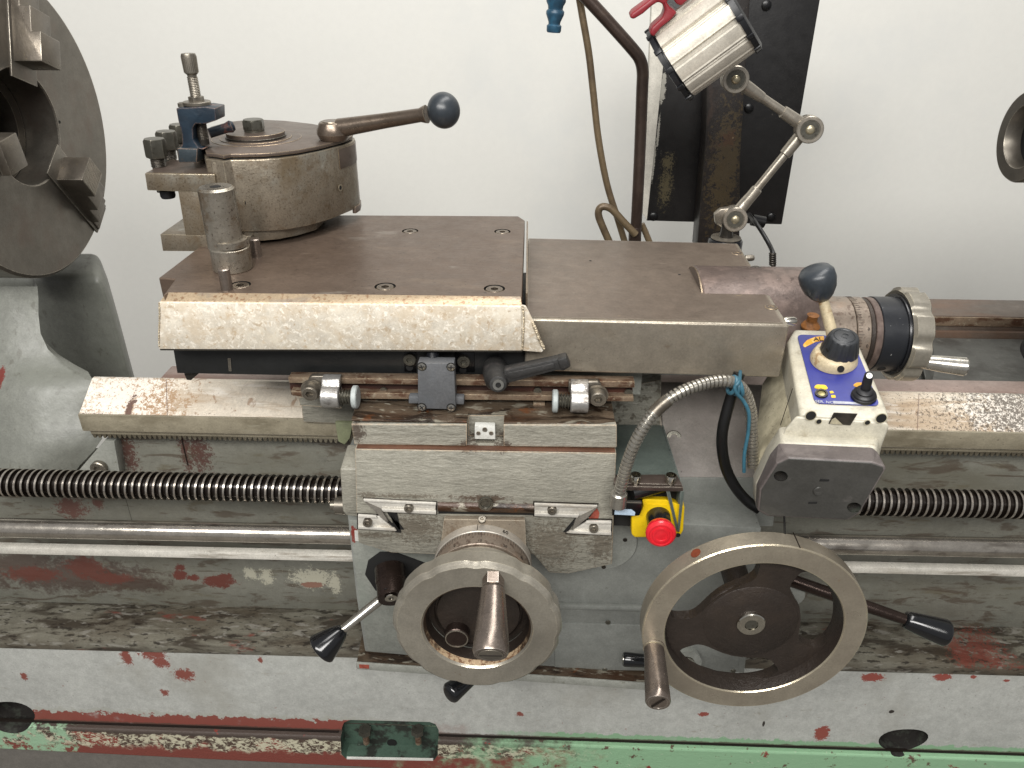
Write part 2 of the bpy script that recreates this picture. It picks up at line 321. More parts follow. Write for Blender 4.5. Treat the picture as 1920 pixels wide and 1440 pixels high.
M['rust_edge'] = worn('rust_brown_ledge', '#5e4030', .5, .2, [N(60, .5, .65, '#4a2f20', .8, stretch=(.2, 1, 1))], [(90, .6, U, 5)])
M['housing_iron'] = worn('bare_brown_housing', '#8a7f70', .4, .3, [N(60, .5, .64, '#6b5a49', .8), N(200, .6, .68, '#3f342a', .8), N(30, .6, .7, '#9a9487', .6, off=(3, 3, 3)), EDGE('#cfc3ae', .001, .9)], [(160, .6, U, 5)])
M['saddle'] = worn('speckled_grey_saddle_paint', '#838177', .45, 0, [N(90, .52, .62, '#4d473c', .8), N(14, .5, .7, '#787567', .7), EDGE('#b9a184', .001, .5)], [(90, 2.0, (.25, 1, 1.6), 5), (300, .8, U, 4)])
M['steel_post'] = worn('speckled_brown_steel', '#7b7264', .36, .5, [
    N(11, .46, .66, '#66553c', .8, stretch=(1, 1, .6)), N(26, .55, .7, '#8f8f86', .5, off=(2, 2, 2)), N(420, .53, .66, '#3a2a1d', .55, detail=6), N(60, .55, .68, '#5d4a34', .5, detail=6, off=(1, 1, 8)), N(30, .62, .75, '#a5a59c', .6),
    EDGE('#d8ccb2', .0012, .7, .25, .9)], [(400, .25, U, 4)])
M['oxide'] = worn('brown_oxide_plate', '#625449', .40, .45, [
    N(340, .64, .69, '#1d1713', .7, stretch=(.5, 1, 1), detail=3, off=(4, 1, 1)), N(26, .56, .68, '#7a6a5b', .5, stretch=(.35, 1, 1), off=(5, 5, 1)),
    N(9, .45, .7, '#5c4d42', .8, stretch=(.6, 1, 1)), N(60, .60, .75, '#847669', .5, stretch=(.4, 1, 1)), N(260, .69, .73, '#17120f', .9, stretch=(.5, 1, 1), detail=3),
    N(13, .63, .70, '#8f887f', .45, stretch=(.5, 1, 1), off=(2, 2, 2)), EDGE('#8e7a62', .001, .4, .4, .5)], [(240, .25, (.5, 1, 1), 4)])
M['oxide_top'] = worn('tool_post_top_oxide', '#5d524a', .4, .45, [N(240, .66, .71, '#1d1714', .8), N(14, .5, .7, '#6d6058', .7), EDGE('#c0ab8b', .0010, .8, .3, .8)], [(300, .2, U, 4)])
M['guard'] = worn('scraped_pale_steel_guard', '#cdc5b6', .40, .12, [
    N(44, .42, .66, '#bfab8e', .5, dist=.4), N(190, .52, .64, '#efe9dc', .7, dist=.8), N(150, .56, .66, '#b39a78', .6, dist=.6, off=(8, 8, 1)), N(16, .55, .7, '#e2dac8', .6, off=(4, 4, 4)), N(60, .60, .68, '#a08868', .6, off=(3, 9, 4), dist=.6), N(180, .62, .70, '#93744f', .6, dist=.5), N(420, .68, .72, '#6b4d31', .6)], [(90, .35, U, 5)])
M['guard_lip'] = worn('tan_plate_chamfer', '#a9967c', .36, .4, [N(240, .52, .62, '#7e5c40', .7), N(50, .5, .62, '#8d8378', .6, stretch=(.4, 1, 1))], [(300, .3, U, 4)])
M['cover'] = worn('brown_stained_steel_cover', '#8d8578', .33, .55, [
    N(7, .45, .68, '#7c6e5a', .8, stretch=(.7, 1, 1)), N(34, .62, .74, '#6b5238', .6), N(300, .68, .72, '#3d2c1d', .7), EDGE('#e0d8c6', .003, .75, .25, .9)], [(60, .15, (.3, 1, 1), 5)])
M['cover_top'] = worn('brown_worn_cover_top', '#6c6055', .40, .4, [
    N(10, .5, .72, '#5e5147', .8), N(60, .60, .72, '#85796c', .5, stretch=(.35, 1, 1)), N(16, .64, .68, '#8b7b62', .7, stretch=(.5, 1, 1), dist=1, off=(8, 3, 1)), N(300, .71, .74, '#15110e', .8), EDGE('#d6cdbb', .002, .4, .3, .8)], [(200, .25, (.5, 1, 1), 4)])
M['weld'] = worn('weld_bead', '#c3b59c', .35, .6, [N(300, .5, .6, '#7e6f5a', .7)], [(500, 1.2, U, 3)])
M['way'] = worn('ground_bed_way', '#d2c8b8', .33, .15, [
    N(22, .44, .60, '#b09a80', .75, stretch=(.2, 1, 1)), N(70, .52, .62, '#a58e74', .6, stretch=(.12, 1, 1.2), dist=.4), N(90, .57, .66, '#ece6dc', .6, stretch=(.15, 1, 1)), N(30, .60, .66, '#8a6444', .6, off=(1, 5, 2), dist=1.6),
    PATCH('#f0eae0', [(P(1990, 775, .87), .11, .06, .05)], 60, 1.2, a=.7, soft=.2), PATCH('#4c443c', [(P(2000, 775, .87), .115, .06, .05)], 240, 3.4, a=.85, soft=.1),
    PATCH('#9c7a58', [(P(250, 745, .87), .055, .05, .035)], 120, 2.2, a=.75, soft=.25), PATCH('#f2ece2', [(P(220, 745, .87), .05, .05, .03)], 150, 2.6, a=.8, soft=.2), PATCH('#4f2a1a', [pt(250, 762, .87, 6, 12), pt(190, 775, .86, 40, 3), pt(300, 776, .86, 16, 2)], 150, 1.6, a=.9, soft=.15),
    N(170, .66, .71, '#5a4232', .7)], [(70, .25, (.15, 1, 1), 5)])
M['way_front'] = worn('stained_way_front', '#938b78', .38, .2, [N(18, .45, .65, '#6c6452', .8, stretch=(.5, 1, 1)), N(220, .64, .69, '#33281f', .8), N(60, .60, .68, '#9a9482', .6, stretch=(.3, 1, 1)), EDGE('#ded5c0', .001, .7, .3, .8)], [(120, .6, (.4, 1, 1), 5)])
M['way_flat'] = worn('pinkish_way_flat', '#94827a', .38, .3, [N(25, .5, .62, '#7d6257', .6, stretch=(.2, 1, 1)), N(200, .64, .69, '#4a3228', .8)], [(90, .3, U, 4)])
M['rear_way'] = worn('dull_brown_rear_way', '#655c54', .42, .35, [N(12, .5, .7, '#7a4f30', .35, stretch=(.3, 1, 1)), N(80, .6, .68, '#7e766d', .5, stretch=(.2, 1, 1))], [(120, .3, (.3, 1, 1), 4)])
M['trough'] = worn('swarf_trough_iron', '#4d4d49', .6, .1, [N(9, .5, .64, '#34322e', .8), N(40, .62, .7, '#64645e', .6), N(300, .72, .74, '#b0a89c', .8)], [(60, .8, U, 5)])
M['rack'] = worn('dark_oily_rack', '#6d6657', .35, .6, [N(60, .5, .6, '#8a8474', .6, stretch=(.4, 1, 1))], [(200, .5, U, 4)])
M['screw'] = worn('bright_lead_screw', '#b3aca2', .25, .85, [N(40, .5, .62, '#84776a', .5), N(220, .64, .7, '#d8d5cf', .5)], [(200, .15, U, 4)], var=.2, vs=30)
M['screw_root'] = worn('oily_thread_root', '#1d1713', .3, .4)
M['rod'] = worn('worn_feed_rod', '#c2bbb0', .22, .92, [N(26, .55, .66, '#5f554b', .6, stretch=(.3, 1, 1), off=(5, 5, 5)), N(14, .5, .68, '#7d756c', .6, stretch=(.4, 1, 1)), N(90, .6, .68, '#5d4e42', .5, stretch=(.3, 1, 1))], [(100, .2, (.2, 1, 1), 4)])
M['bar'] = worn('bright_square_bar', '#d6d2c8', .3, .25, [N(50, .58, .66, '#8a8072', .7, stretch=(.12, 1, 1), off=(3, 0, 1)), N(30, .5, .65, '#a29a8b', .6, stretch=(.2, 1, 1)), N(200, .68, .72, '#4b443c', .7)], [(100, .2, (.3, 1, 1), 4)])
M['chuck'] = worn('dark_chuck_steel', '#6f6a62', .36, .7, [N(5, .42, .7, '#5c574e', .7), N(12, .5, .7, '#68594f', .5, off=(2, 3, 4)), EDGE('#d8d0c0', .0012, .7, .25, .9)], [(500, .12, (3, 1, 1), 3)])
M['jaw'] = worn('chuck_jaw_steel', '#6f685f', .32, .75, [N(20, .5, .7, '#665f54', .7), N(160, .64, .7, '#8d8066', .5), EDGE('#cfc8ba', .001, .6, .25, .9)], [(300, .15, U, 3)])
M['nickel'] = worn('dull_nickel_wheel', '#8d887d', .34, .5, [N(8, .4, .7, '#7c766b', .7), N(200, .66, .72, '#6b5a45', .5), EDGE('#efe6cf', .0012, .8, .2, .95)], [(300, .12, U, 4)])
M['nickel_in'] = worn('nickel_bore_with_rust', '#b39c7e', .5, .2, [N(260, .50, .58, '#6b4630', .8), BAND('#3a2c22', 2, zz(1200, .6), 9, .05, 90, .012, a=.95)], [(300, 1.0, U, 4)])
M['wheel'] = worn('brass_toned_steel_rim', '#958d7e', .32, .5, [N(7, .4, .7, '#80776a', .7), N(90, .64, .7, '#83694a', .35), EDGE('#f3e6c4', .0012, .85, .2, .95)], [(500, .1, U, 3)])
M['cast_dark'] = worn('dark_brown_casting', '#2f2823', .42, .2, [N(12, .5, .7, '#3d332b', .6), N(300, .70, .73, '#7a6a58', .7)], [(160, .8, U, 5), (500, .4, U, 3)])
M['handle_steel'] = worn('patina_steel_handle', '#83786f', .27, .8, [N(18, .45, .66, '#65594f', .7, stretch=(1, 1, .5)), N(160, .62, .7, '#aba297', .5), N(260, .68, .72, '#35261e', .7), EDGE('#e3dbd0', .001, .6, .2, .95)], [(150, .15, U, 4)])
M['post_pin'] = worn('bright_pitted_post', '#979084', .30, .75, [N(14, .48, .66, '#756a58', .7), N(30, .56, .68, '#6a5438', .6, off=(3, 2, 2)), N(300, .58, .66, '#3a2a1d', .8), EDGE('#d9d2c2', .001, .8, .25, .9)], [(300, .2, U, 4)])
M['lever_steel'] = worn('brown_patina_lever', '#6e6257', .3, .75, [N(20, .45, .66, '#5a4d40', .7), N(160, .6, .7, '#8c8372', .6), EDGE('#b9ae98', .001, .7)], [(200, .15, U, 4)])
M['bright'] = worn('bright_steel', '#bdb9b0', .22, .92, [N(80, .6, .7, '#8d877c', .5)], [(200, .1, U, 3)])
M['chrome'] = worn('chrome', '#cfcbc0', .15, 1.0, [N(40, .5, .7, '#a59f92', .5)])
M['dull_steel'] = worn('dull_grey_steel', '#7c766c', .36, .75, [N(30, .45, .68, '#5b5349', .7), N(220, .62, .7, '#3a2b20', .6), EDGE('#c9c1b1', .0008, .7, .3, .9)], [(250, .2, U, 4)])
M['dark_steel'] = worn('black_oxide_steel', '#35322e', .34, .6, [N(50, .5, .68, '#4a443c', .6), EDGE('#8a8275', .0007, .6, .3, .8)], [(250, .2, U, 4)])
M['dark_bolt'] = worn('dark_bolt_steel', '#5a5850', .34, .65, [N(120, .56, .66, '#3a342c', .7), EDGE('#a39c8c', .0007, .6, .3, .9)], [(250, .25, U, 4)])
M['brown_shaft'] = worn('burnished_brown_boss', '#3d322d', .24, .75, [N(40, .5, .7, '#2a211d', .6)], [(300, .15, (1, 4, 1), 4)])
M['black_plastic'] = worn('black_plastic', '#15161a', .24, 0, [N(90, .66, .72, '#2b2c30', .4)], var=.05)
M['hole_dark'] = worn('dark_hole_wall', '#221f1c', .7, 0, [N(60, .5, .62, '#3c4038', .7)], [(80, 1, U, 4)])
M['black_grip'] = worn('black_handle_grip', '#101113', .16, 0, [N(200, .70, .74, '#4a4a4a', .5)], coat=.3, var=.02)
M['grey_knob'] = worn('slate_grey_knob', '#2d3237', .34, 0, [N(14, .5, .7, '#262b30', .6), N(260, .70, .73, '#77797a', .6)], [(200, .15, U, 3)])
M['lever_grey'] = worn('charcoal_clamp_lever', '#2e2d2c', .5, .1, [N(90, .58, .68, '#4a4442', .6)], [(260, .6, U, 4)])
M['switch_grey'] = worn('grey_cast_switch_box', '#5b5c5e', .5, .05, [N(180, .66, .71, '#4e4a46', .5), N(20, .5, .7, '#585c60', .5)], [(400, .35, U, 3)])
M['strip_black'] = worn('black_side_strip', '#1f2020', .42, .1, [N(18, .5, .72, '#2c2c2a', .7), N(30, .62, .75, '#151414', .6)], [(120, .2, U, 4)])
M['rail'] = worn('rust_brown_rail', '#82705e', .38, .4, [N(60, .46, .60, '#4e3021', .85, stretch=(.5, 1, 1)), N(150, .56, .66, '#a59a86', .6), EDGE('#cdbb9b', .0010, .7, .3, .8)], [(200, .8, U, 5)])
M['slot_rust'] = worn('dark_rust_slot', '#2d1710', .6, .1, [N(60, .5, .64, '#4a2415', .6, stretch=(.3, 1, 1))])
M['cast_alu'] = worn('worn_aluminium_stop', '#a3a19d', .34, .7, [N(60, .50, .62, '#6e6660', .75), N(200, .6, .7, '#cfcdc8', .5), N(35, .6, .68, '#4d4540', .6, off=(4, 0, 0))], [(250, .5, U, 4)])
M['pale_rubber'] = worn('pale_grey_buffer', '#9aa09e', .5, 0, [N(60, .55, .7, '#7d8382', .5)])
M['wiper'] = worn('bright_wiper_strip', '#cbc7be', .32, .25, [N(60, .5, .66, '#a59c8d', .6, stretch=(.3, 1, 1)), N(300, .66, .71, '#5c5146', .6)], [(120, .25, (.3, 1, 1), 4)])
M['felt'] = worn('worn_grey_felt', '#6f6a62', .7, 0, [N(120, .5, .65, '#54504a', .7)], [(300, .8, U, 4)])
M['cream'] = worn('cream_enamel', '#b5b0a0', .38, 0, [
    N(10, .52, .72, '#a59c84', .7), N(50, .56, .68, '#857a64', .55), N(230, .66, .71, '#3e3122', .85), EDGE('#d8d2c0', .002, .4)], [(60, .25, U, 5)], coat=.15)
M['cream_dirty'] = worn('grimy_cream_enamel', '#aca48c', .45, 0, [N(30, .45, .66, '#7c7562', .75, stretch=(1, 1, .7)), N(230, .60, .68, '#40372b', .8)], [(60, .3, U, 5)])
M['cap_grey'] = worn('scuffed_dark_grey_cap', '#3b3a37', .42, .05, [
    N(16, .5, .68, '#474543', .6), N(60, .62, .72, '#5d5856', .4, stretch=(.5, 1, 1), dist=1), N(120, .68, .72, '#242220', .7, dist=1.4)], [(120, .35, U, 5)])
M['cap_shoulder'] = worn('paler_cap_shoulder', '#5a5351', .45, .05, [N(26, .48, .64, '#78706d', .6, stretch=(.6, 1, 1)), N(30, .56, .68, '#4a4342', .7, off=(3, 3, 3))], [(120, .4, U, 5)])  # bevelled shoulder, a paler tone than the cap face
M['blue_label'] = worn('violet_blue_panel', '#292f7c', .35, 0, [N(14, .5, .7, '#222868', .5), N(160, .69, .72, '#a9a9c8', .7, stretch=(.4, 1, 1), dist=1)], var=.05)
M['yellow_mark'] = worn('yellow_print', '#d9b52a', .5, 0, [N(200, .6, .68, '#a8761c', .6)])
M['orange_mark'] = worn('worn_orange_print', '#d59a23', .5, 0, [N(160, .55, .62, '#e3c98a', .6)])
M['ink'] = worn('black_ink', '#14120f', .5, 0, var=0)
M['grey_label'] = worn('silver_strip', '#a9abb4', .4, .2, [N(90, .5, .65, '#8a8c96', .5)])
M['white_label'] = worn('white_plate', '#cfcfc9', .4, .1, [N(200, .62, .7, '#97907f', .6)])
M['knob_black'] = worn('ribbed_black_knob', '#2a2c2f', .40, 0, [N(200, .64, .72, '#3c3d3e', .5)], [(400, .2, U, 3)])
M['rubber'] = worn('black_rubber_boot', '#17171a', .45, 0, var=.05)
M['collar_rust'] = worn('rust_spotted_cream_collar', '#bfb091', .42, .15, [N(90, .54, .64, '#8b6a45', .7), N(220, .62, .69, '#4a3320', .8)], [(200, .4, U, 4)])
M['rust_knob'] = worn('rusted_orange_nut', '#855526', .6, .1, [N(120, .5, .62, '#5e3c1c', .8)], [(300, 1.2, U, 4)])
M['estop_yellow'] = worn('safety_yellow_plastic', '#e0bb12', .35, 0, [N(60, .62, .72, '#a98a12', .5), N(260, .70, .73, '#4a3c10', .7)], var=.04)
M['red'] = worn('red_push_button', '#c8202b', .3, 0, [N(120, .60, .70, '#a81c26', .5)], var=.04, coat=.3)
M['gauge_skin'] = worn('galvanised_conduit', '#9f9b92', .28, .75, [N(60, .5, .65, '#8c867a', .5)], [(300, .1, U, 3)])
M['cable'] = worn('black_cable', '#101010', .35, 0, [N(160, .70, .74, '#5a5a58', .5)])
M['zip_blue'] = worn('blue_wire', '#335f70', .45, 0, [N(120, .55, .65, '#2b4f5e', .7)])
M['pale_blue'] = worn('pale_blue_tag', '#a9bccd', .4, 0, [N(90, .6, .7, '#7f92a5', .5)])
M['board'] = worn('black_painted_board', '#1b1a1a', .40, .05, [
    N(4, .45, .75, '#262322', .7), N(120, .69, .72, '#7c776c', .8, stretch=(1, 1, .45)),
    PATCH('#a7a49a', [pt(1245, 150, 1.45, 4, 8), pt(1242, 170, 1.45, 5, 14), pt(1234, 250, 1.45, 2, 22), pt(1226, 300, 1.45, 2, 26)], 160, 1.1, a=.8),
    PATCH('#6a6148', [pt(1252, 305, 1.45, 8, 9), pt(1248, 350, 1.45, 9, 20)], 220, 2.6, a=.55)], [(200, .2, U, 4)])
M['board_edge'] = worn('pale_board_edge', '#c9c5ba', .5, 0, [N(40, .6, .7, '#a8a294', .5)])
M['post_brown'] = worn('brown_black_post', '#231f1d', .42, .15, [
    PATCH('#6b5a37', [pt(1358, 320, 1.38, 22, 70), pt(1372, 300, 1.38, 10, 60)], 110, 2.4, a=.25), PATCH('#4b2c20', [pt(1365, 262, 1.38, 12, 10)], 90, 2.0, a=.35),
    N(30, .58, .68, '#3a2e27', .7, stretch=(1, 1, .4)), N(160, .69, .73, '#8a7a5c', .6)], [(120, .4, U, 4)])
M['pipe'] = worn('brown_oiled_pipe', '#3f342e', .34, .5, [N(20, .5, .68, '#55473d', .6)], [(120, .15, U, 3)])
M['hose'] = worn('tan_tube', '#6b5c46', .42, .3, [N(16, .5, .66, '#4f4235', .7)], [(120, .15, U, 3)])
M['nozzle'] = worn('blue_coolant_nozzle', '#1f3d50', .4, 0, [N(40, .55, .7, '#2d5f7b', .5), N(200, .66, .72, '#16313f', .6)])
M['alu_lamp'] = worn('pale_aluminium_lamp_shell', '#c9c3b6', .40, .35, [N(40, .62, .74, '#ab8f7c', .5), N(12, .5, .7, '#b1aa9d', .5)], [(200, .15, U, 3)])
M['lamp_black'] = worn('lamp_black_rim', '#17181b', .4, 0)
M['lamp_glass'] = worn('dark_lamp_lens', '#141a26', .12, 0, var=0, coat=.5)
M['lamp_red'] = worn('red_plastic_handle', '#7a1d25', .42, 0, [N(60, .6, .7, '#a5343b', .4)], var=.05)
M['arm'] = worn('satin_lamp_arm', '#a0998d', .32, .75, [N(20, .5, .7, '#857c70', .6)], [(200, .1, U, 3)])
M['blue_clamp'] = worn('navy_chipped_paint', '#18242f', .36, .05, [N(40, .60, .66, '#6a4035', .7), N(30, .5, .66, '#1f2f3c', .6), EDGE('#8c6f60', .0013, .8)], [(200, .4, U, 4)])
M['clamp_foot'] = worn('dull_clamp_foot', '#313a3f', .4, .2, [N(80, .56, .66, '#4a4038', .6), EDGE('#a1826a', .001, .7)], [(260, .3, U, 4)])
M['mark'] = worn('engraved_black_lines', '#1b140f', .5, .2, var=0)
M['dial'] = worn('satin_dial', '#a8a298', .34, .4, [N(30, .5, .7, '#83766a', .6), N(200, .66, .72, '#5b4a3e', .5)], [(200, .1, U, 3)])
M['dial_brown'] = worn('brown_speckled_collar', '#83776b', .38, .5, [N(160, .52, .62, '#4c3c33', .7), N(40, .5, .66, '#94806f', .6)], [(200, .15, U, 3)])
M['bracket'] = worn('brown_end_bracket', '#5b4e48', .40, .35, [N(30, .46, .62, '#7f6e66', .6), N(140, .6, .68, '#3a2c27', .7), N(200, .70, .73, '#b0a8a0', .7)], [(160, .35, U, 5)])
M['grip_slate'] = worn('black_anodised_grip', '#202226', .36, .2, [N(220, .68, .70, '#c9c9c4', .9, stretch=(1, 1, .5)), N(14, .5, .7, '#303032', .6), N(50, .66, .7, '#8b8b88', .6, off=(3, 3, 3))], var=.05)
M['dark_plate'] = worn('dark_green_grey_guard', '#4d5550', .42, .05, [N(16, .5, .68, '#3f4743', .7), N(160, .68, .72, '#1d201e', .7), EDGE('#8e9490', .0008, .6)], [(120, .25, U, 4)])
M['black_gloss'] = worn('black_bracket', '#0d0d0e', .32, .1, [N(160, .70, .74, '#5a5a58', .4)], var=.02)
M['brown_angle'] = worn('brown_angle_iron', '#4b413b', .4, .35, [N(50, .5, .66, '#352c28', .7), EDGE('#a79f92', .001, .8, .3, .9)], [(160, .3, U, 4)])
M['inspection'] = worn('grey_round_cover', '#8b8d87', .46, 0, [N(20, .5, .7, '#72746d', .6)], [(60, .3, U, 4)])
M['apron'] = worn('smooth_grey_apron_paint', '#80827d', .44, 0, [N(12, .5, .72, '#7d807a', .7), N(120, .69, .73, '#45423c', .6), N(40, .66, .74, '#6e6e66', .5)], [(60, .25, (.4, 1, 1), 5), (8, .8, U, 3)])
M['apron_left'] = worn('brushed_apron_paint', '#83857e', .44, 0, [N(14, .5, .7, '#7b8078', .7), N(120, .68, .73, '#45423c', .5), N(26, .72, .76, '#3f6a54', .6, off=(1, 1, 7)),
    PATCH('#743028', [pt(662, 1006, .74, 6, 13)], 160, 1.2)], [(90, 1.4, (.8, 1, .6), 5)])
M['green_spot'] = worn('olive_bleached_paint', '#7e8266', .5, 0, [N(50, .5, .65, '#6a6c55', .6)], [(60, .4, U, 4)])
M['rust_mark'] = worn('red_primer', '#8e4436', .5, 0, [N(90, .5, .65, '#6e3328', .6)])
# ================================================================== the setting
w = mk('wall', MB().box((-4, 2.05, 0), (4, 2.15, 3.2)), 'wall', kind='structure')
w2 = mk('floor', MB().box((-4, -2.5, -.1), (4, 2.05, 0)), 'floor', kind='structure')
# ================================================================== lathe bed
def sec(mb, prof, x0, x1, x0b=None):
    A = [(x0 if not callable(x0) else x0(v, Y), Y, zz(v, Y)) for v, Y in prof]
    B = [(x1 if not callable(x1) else x1(v, Y), Y, zz(v, Y)) for v, Y in prof]
    return mb.loft(A, B)
XR = 1.15; XL = -1.3
bed = thing('lathe_bed', 'long grey painted lathe bed with ground steel ways above a chipped casting', 'lathe bed', (0, .85, 0))
zwf = zz(793, .85); zwb = zz(831, .85); zr = zz(724, .90)
x0 = px(146, 779, .85)
def yz(mb, prof, xa, xb): return mb.loft([(xa, y, z) for y, z in prof], [(xb, y, z) for y, z in prof])
fw = mk('front_way', yz(MB(), [(.852, zwf - .001), (.90, zr), (.906, zr), (.906, zwb), (.862, zwb), (.852, zwb + .004)], x0, XR), 'way', bed, bevel=.0009)
mk('way_face', yz(MB(), [(.8495, zwf), (.8519, zwf + .0004), (.8519, zwb + .006), (.8495, zwb + .006)], x0 + .0005, XR), 'way_front', bed, bevel=.0005, label='stained vertical front face of the way')
mk('way_shelf', MB().box((px(318, 706, .93), .9065, zr - .09), (XR, .942, zr - .0006)), 'way_flat', bed, bevel=.0008)
for uu in (312, 1730):
    mk('way_joint', MB().slab([(px(uu, 779, .85) - .0003, .8516, zwf), (px(uu, 779, .85) + .0003, .8516, zwf), (px(uu, 712, .9) + .0003, .899, zr + .0008), (px(uu, 712, .9) - .0003, .899, zr + .0008)], (0, 0, .0003)), 'way_flat', bed)
# rack: a bar with saw teeth along its lower edge
xr0 = px(176, 825, .86); zt = zwb - .004
mk('rack_bar', MB().box((xr0, .858, zt), (XR, .885, zwb + .003)), 'way_front', bed, bevel=.0005)
mb = MB(); p_ = .0068; n = int((XR - xr0) / p_)
vs = []; fs = []
for i in range(n):
    xa = xr0 + i * p_; dd = .0064 + .0006 * random.random()
    mb.slab([(xa, .859, zt), (xa + p_, .859, zt), (xa + p_ * .68, .859, zt - dd), (xa + p_ * .32, .859, zt - dd)], (0, .025, 0))
mk('rack_teeth', mb, 'rack', bed, kind='stuff')
zl0 = zz(1148, .885); zl1 = zz(1224, .80)
mk('bed_side', MB().box((px(205, 830, .885), .885, zl0 - .02), (XR, .93, zwb)), 'paint_web', bed, bevel=.001)
mk('bed_side', MB().box((XL, .8855, zl0 - .02), (px(205, 830, .885) - .0005, .93, zz(890, .885))), 'paint_web', bed)
mk('bed_rib', yz(MB(), [(.8848, zz(1050, .885)), (.882, zz(1056, .885)), (.881, zl0 + .001), (.8848, zl0 - .01)], XL, XR), 'paint_web', bed, bevel=.002, label='slightly proud lower band of the bed side with flaked red patches')
mk('bed_side_joint', MB().box((px(345, 840, .885) - .0008, .8842, zz(885, .885)), (px(345, 840, .885) + .0008, .8852, zz(830, .885))), 'mark', bed)
mk('ledge', yz(MB(), [(.8815, zl0), (.80, zl1), (.80, zl1 - .02), (.93, zl0 - .05)], XL, XR), 'paint_ledge', bed, bevel=.0018)
zG = lambda x: zg + GS * x; zB = lambda x: _pl.z + PS * (x - _pl.x)
def yz2(mb, prof, xa, xb): return mb.loft([(xa, y, z(xa) if callable(z) else z) for y, z in prof], [(xb, y, z(xb) if callable(z) else z) for y, z in prof])
zgr = zg
casting = mk('base_casting', yz2(MB(), [(.8008, lambda x: zG(x) - .001), (.8008, zl1 - .0015), (.98, zl0 - .014), (.98, lambda x: zG(x) - .001)], XL, XR), 'paint_base', bed, bevel=.0012)
# plinth is lower at the left end, its bottom edge leaves the frame at the pocket
zpl = P(300, 1420, .79).z
plinth = mk('plinth', yz2(MB(), [(.790, zB), (.790, lambda x: zG(x) - .003), (.98, lambda x: zG(x) - .003), (.98, zB)], XL, XR), 'paint_plinth', bed, bevel=.003)
mk('groove', yz2(MB(), [(.7985, lambda x: zG(x) - .0035), (.7985, lambda x: zG(x) - .0005), (.803, lambda x: zG(x) - .0005), (.803, lambda x: zG(x) - .0035)], XL, px(636, 1378, .8)), 'mark', bed)
mk('groove', yz2(MB(), [(.7985, lambda x: zG(x) - .0035), (.7985, lambda x: zG(x) - .0005), (.803, lambda x: zG(x) - .0005), (.803, lambda x: zG(x) - .0035)], px(823, 1385, .8), XR), 'mark', bed)
mk('base_cabinet', MB().box((XL, .86, .02), (XR, 1.3, min(zB(XL), zB(XR)) - .001)), 'floor', bed, label='dark grey recessed cabinet under the bed')
def hole(u, v, Y, ru, rv, depth, n=28, rr=None, skew=0, liner=False):
    c = P(u, v, Y); D = (c - CAM).length; a = ru * D / F; b = rv * D / F * 1.28; vs = []
    for i in range(n):
        t = 2 * pi * i / n; w_ = 1 + .05 * sin(2 * t + 1) + .04 * sin(3 * t)
        vs.append(Vector((c.x + a * cos(t) * w_ + skew * b * sin(t), Y - .02, c.z + b * sin(t) * w_)))
    if liner:
        m = MB(); cx = sum(p.x for p in vs) / n; cz = sum(p.z for p in vs) / n
        A_ = [Vector((cx + (p.x - cx) * .985, Y + .0022, cz + (p.z - cz) * .985)) for p in vs]; B_ = [p + Vector((0, .055, 0)) for p in A_]
        return m.add(A_ + B_, [(i, (i + 1) % n, n + (i + 1) % n, n + i) for i in range(n)] + [tuple(range(n, 2 * n))])
    return MB().slab(vs, (0, depth + .02, 0))
cut(casting, hole(22, 1340, .80, 33, 23, .08), 'hole_dark'); cut(casting, hole(1693, 1388, .80, 35, 21, .08, skew=.1), 'hole_dark'); cut(plinth, hole(1693, 1388, .80, 35, 21, .08, skew=.1), 'hole_dark'); 
cut(plinth, hole(22, 1340, .80, 33, 23, .08), 'hole_dark')
mk('hole_liner', hole(22, 1340, .80, 33, 23, .08, liner=True), 'hole_dark', bed); mk('hole_liner', hole(1693, 1388, .80, 35, 21, .08, skew=.1, liner=True), 'hole_dark', bed)
pc = [P(u, v, .79) for u, v in ((654, 1361), (804, 1365), (815, 1369), (821, 1380), (821, 1416), (814, 1425), (648, 1422), (640, 1414), (638, 1376), (642, 1366))]
ps = MB().slab([p - Vector((0, .03, 0)) for p in pc], (0, .056, 0)); cut(casting, ps, 'pocket'); cut(plinth, ps, 'pocket')
mk('pocket_rim', MB().slab([p + Vector((0, .0004, 0)) for p in (P(650, 1421, .7895), P(812, 1424, .7895), P(812, 1427, .7895), P(650, 1424, .7895))], (0, .002, 0)), 'white_label', bed)
for u in (686, 784):
    a = P(u, 1383, .804); b_ = mk('pocket_stud', MB().lathe([(0, .0052), (.028, .0052), (.029, .004), (.029, 0)], a - Z * .012, Z, 14), 'rail', bed)
    mk('pocket_nut', MB().lathe([(0, .0105, 'h'), (.008, .0105, 'h'), (.008, 0)], a + Z * .012, Z, 24), 'dark_bolt', bed, ang=25)
mk('pocket_hole', MB().lathe([(0, .008), (.0012, .008), (.0012, 0)], P(735, 1392, .8156), -Y_, 18), 'black_void', bed)
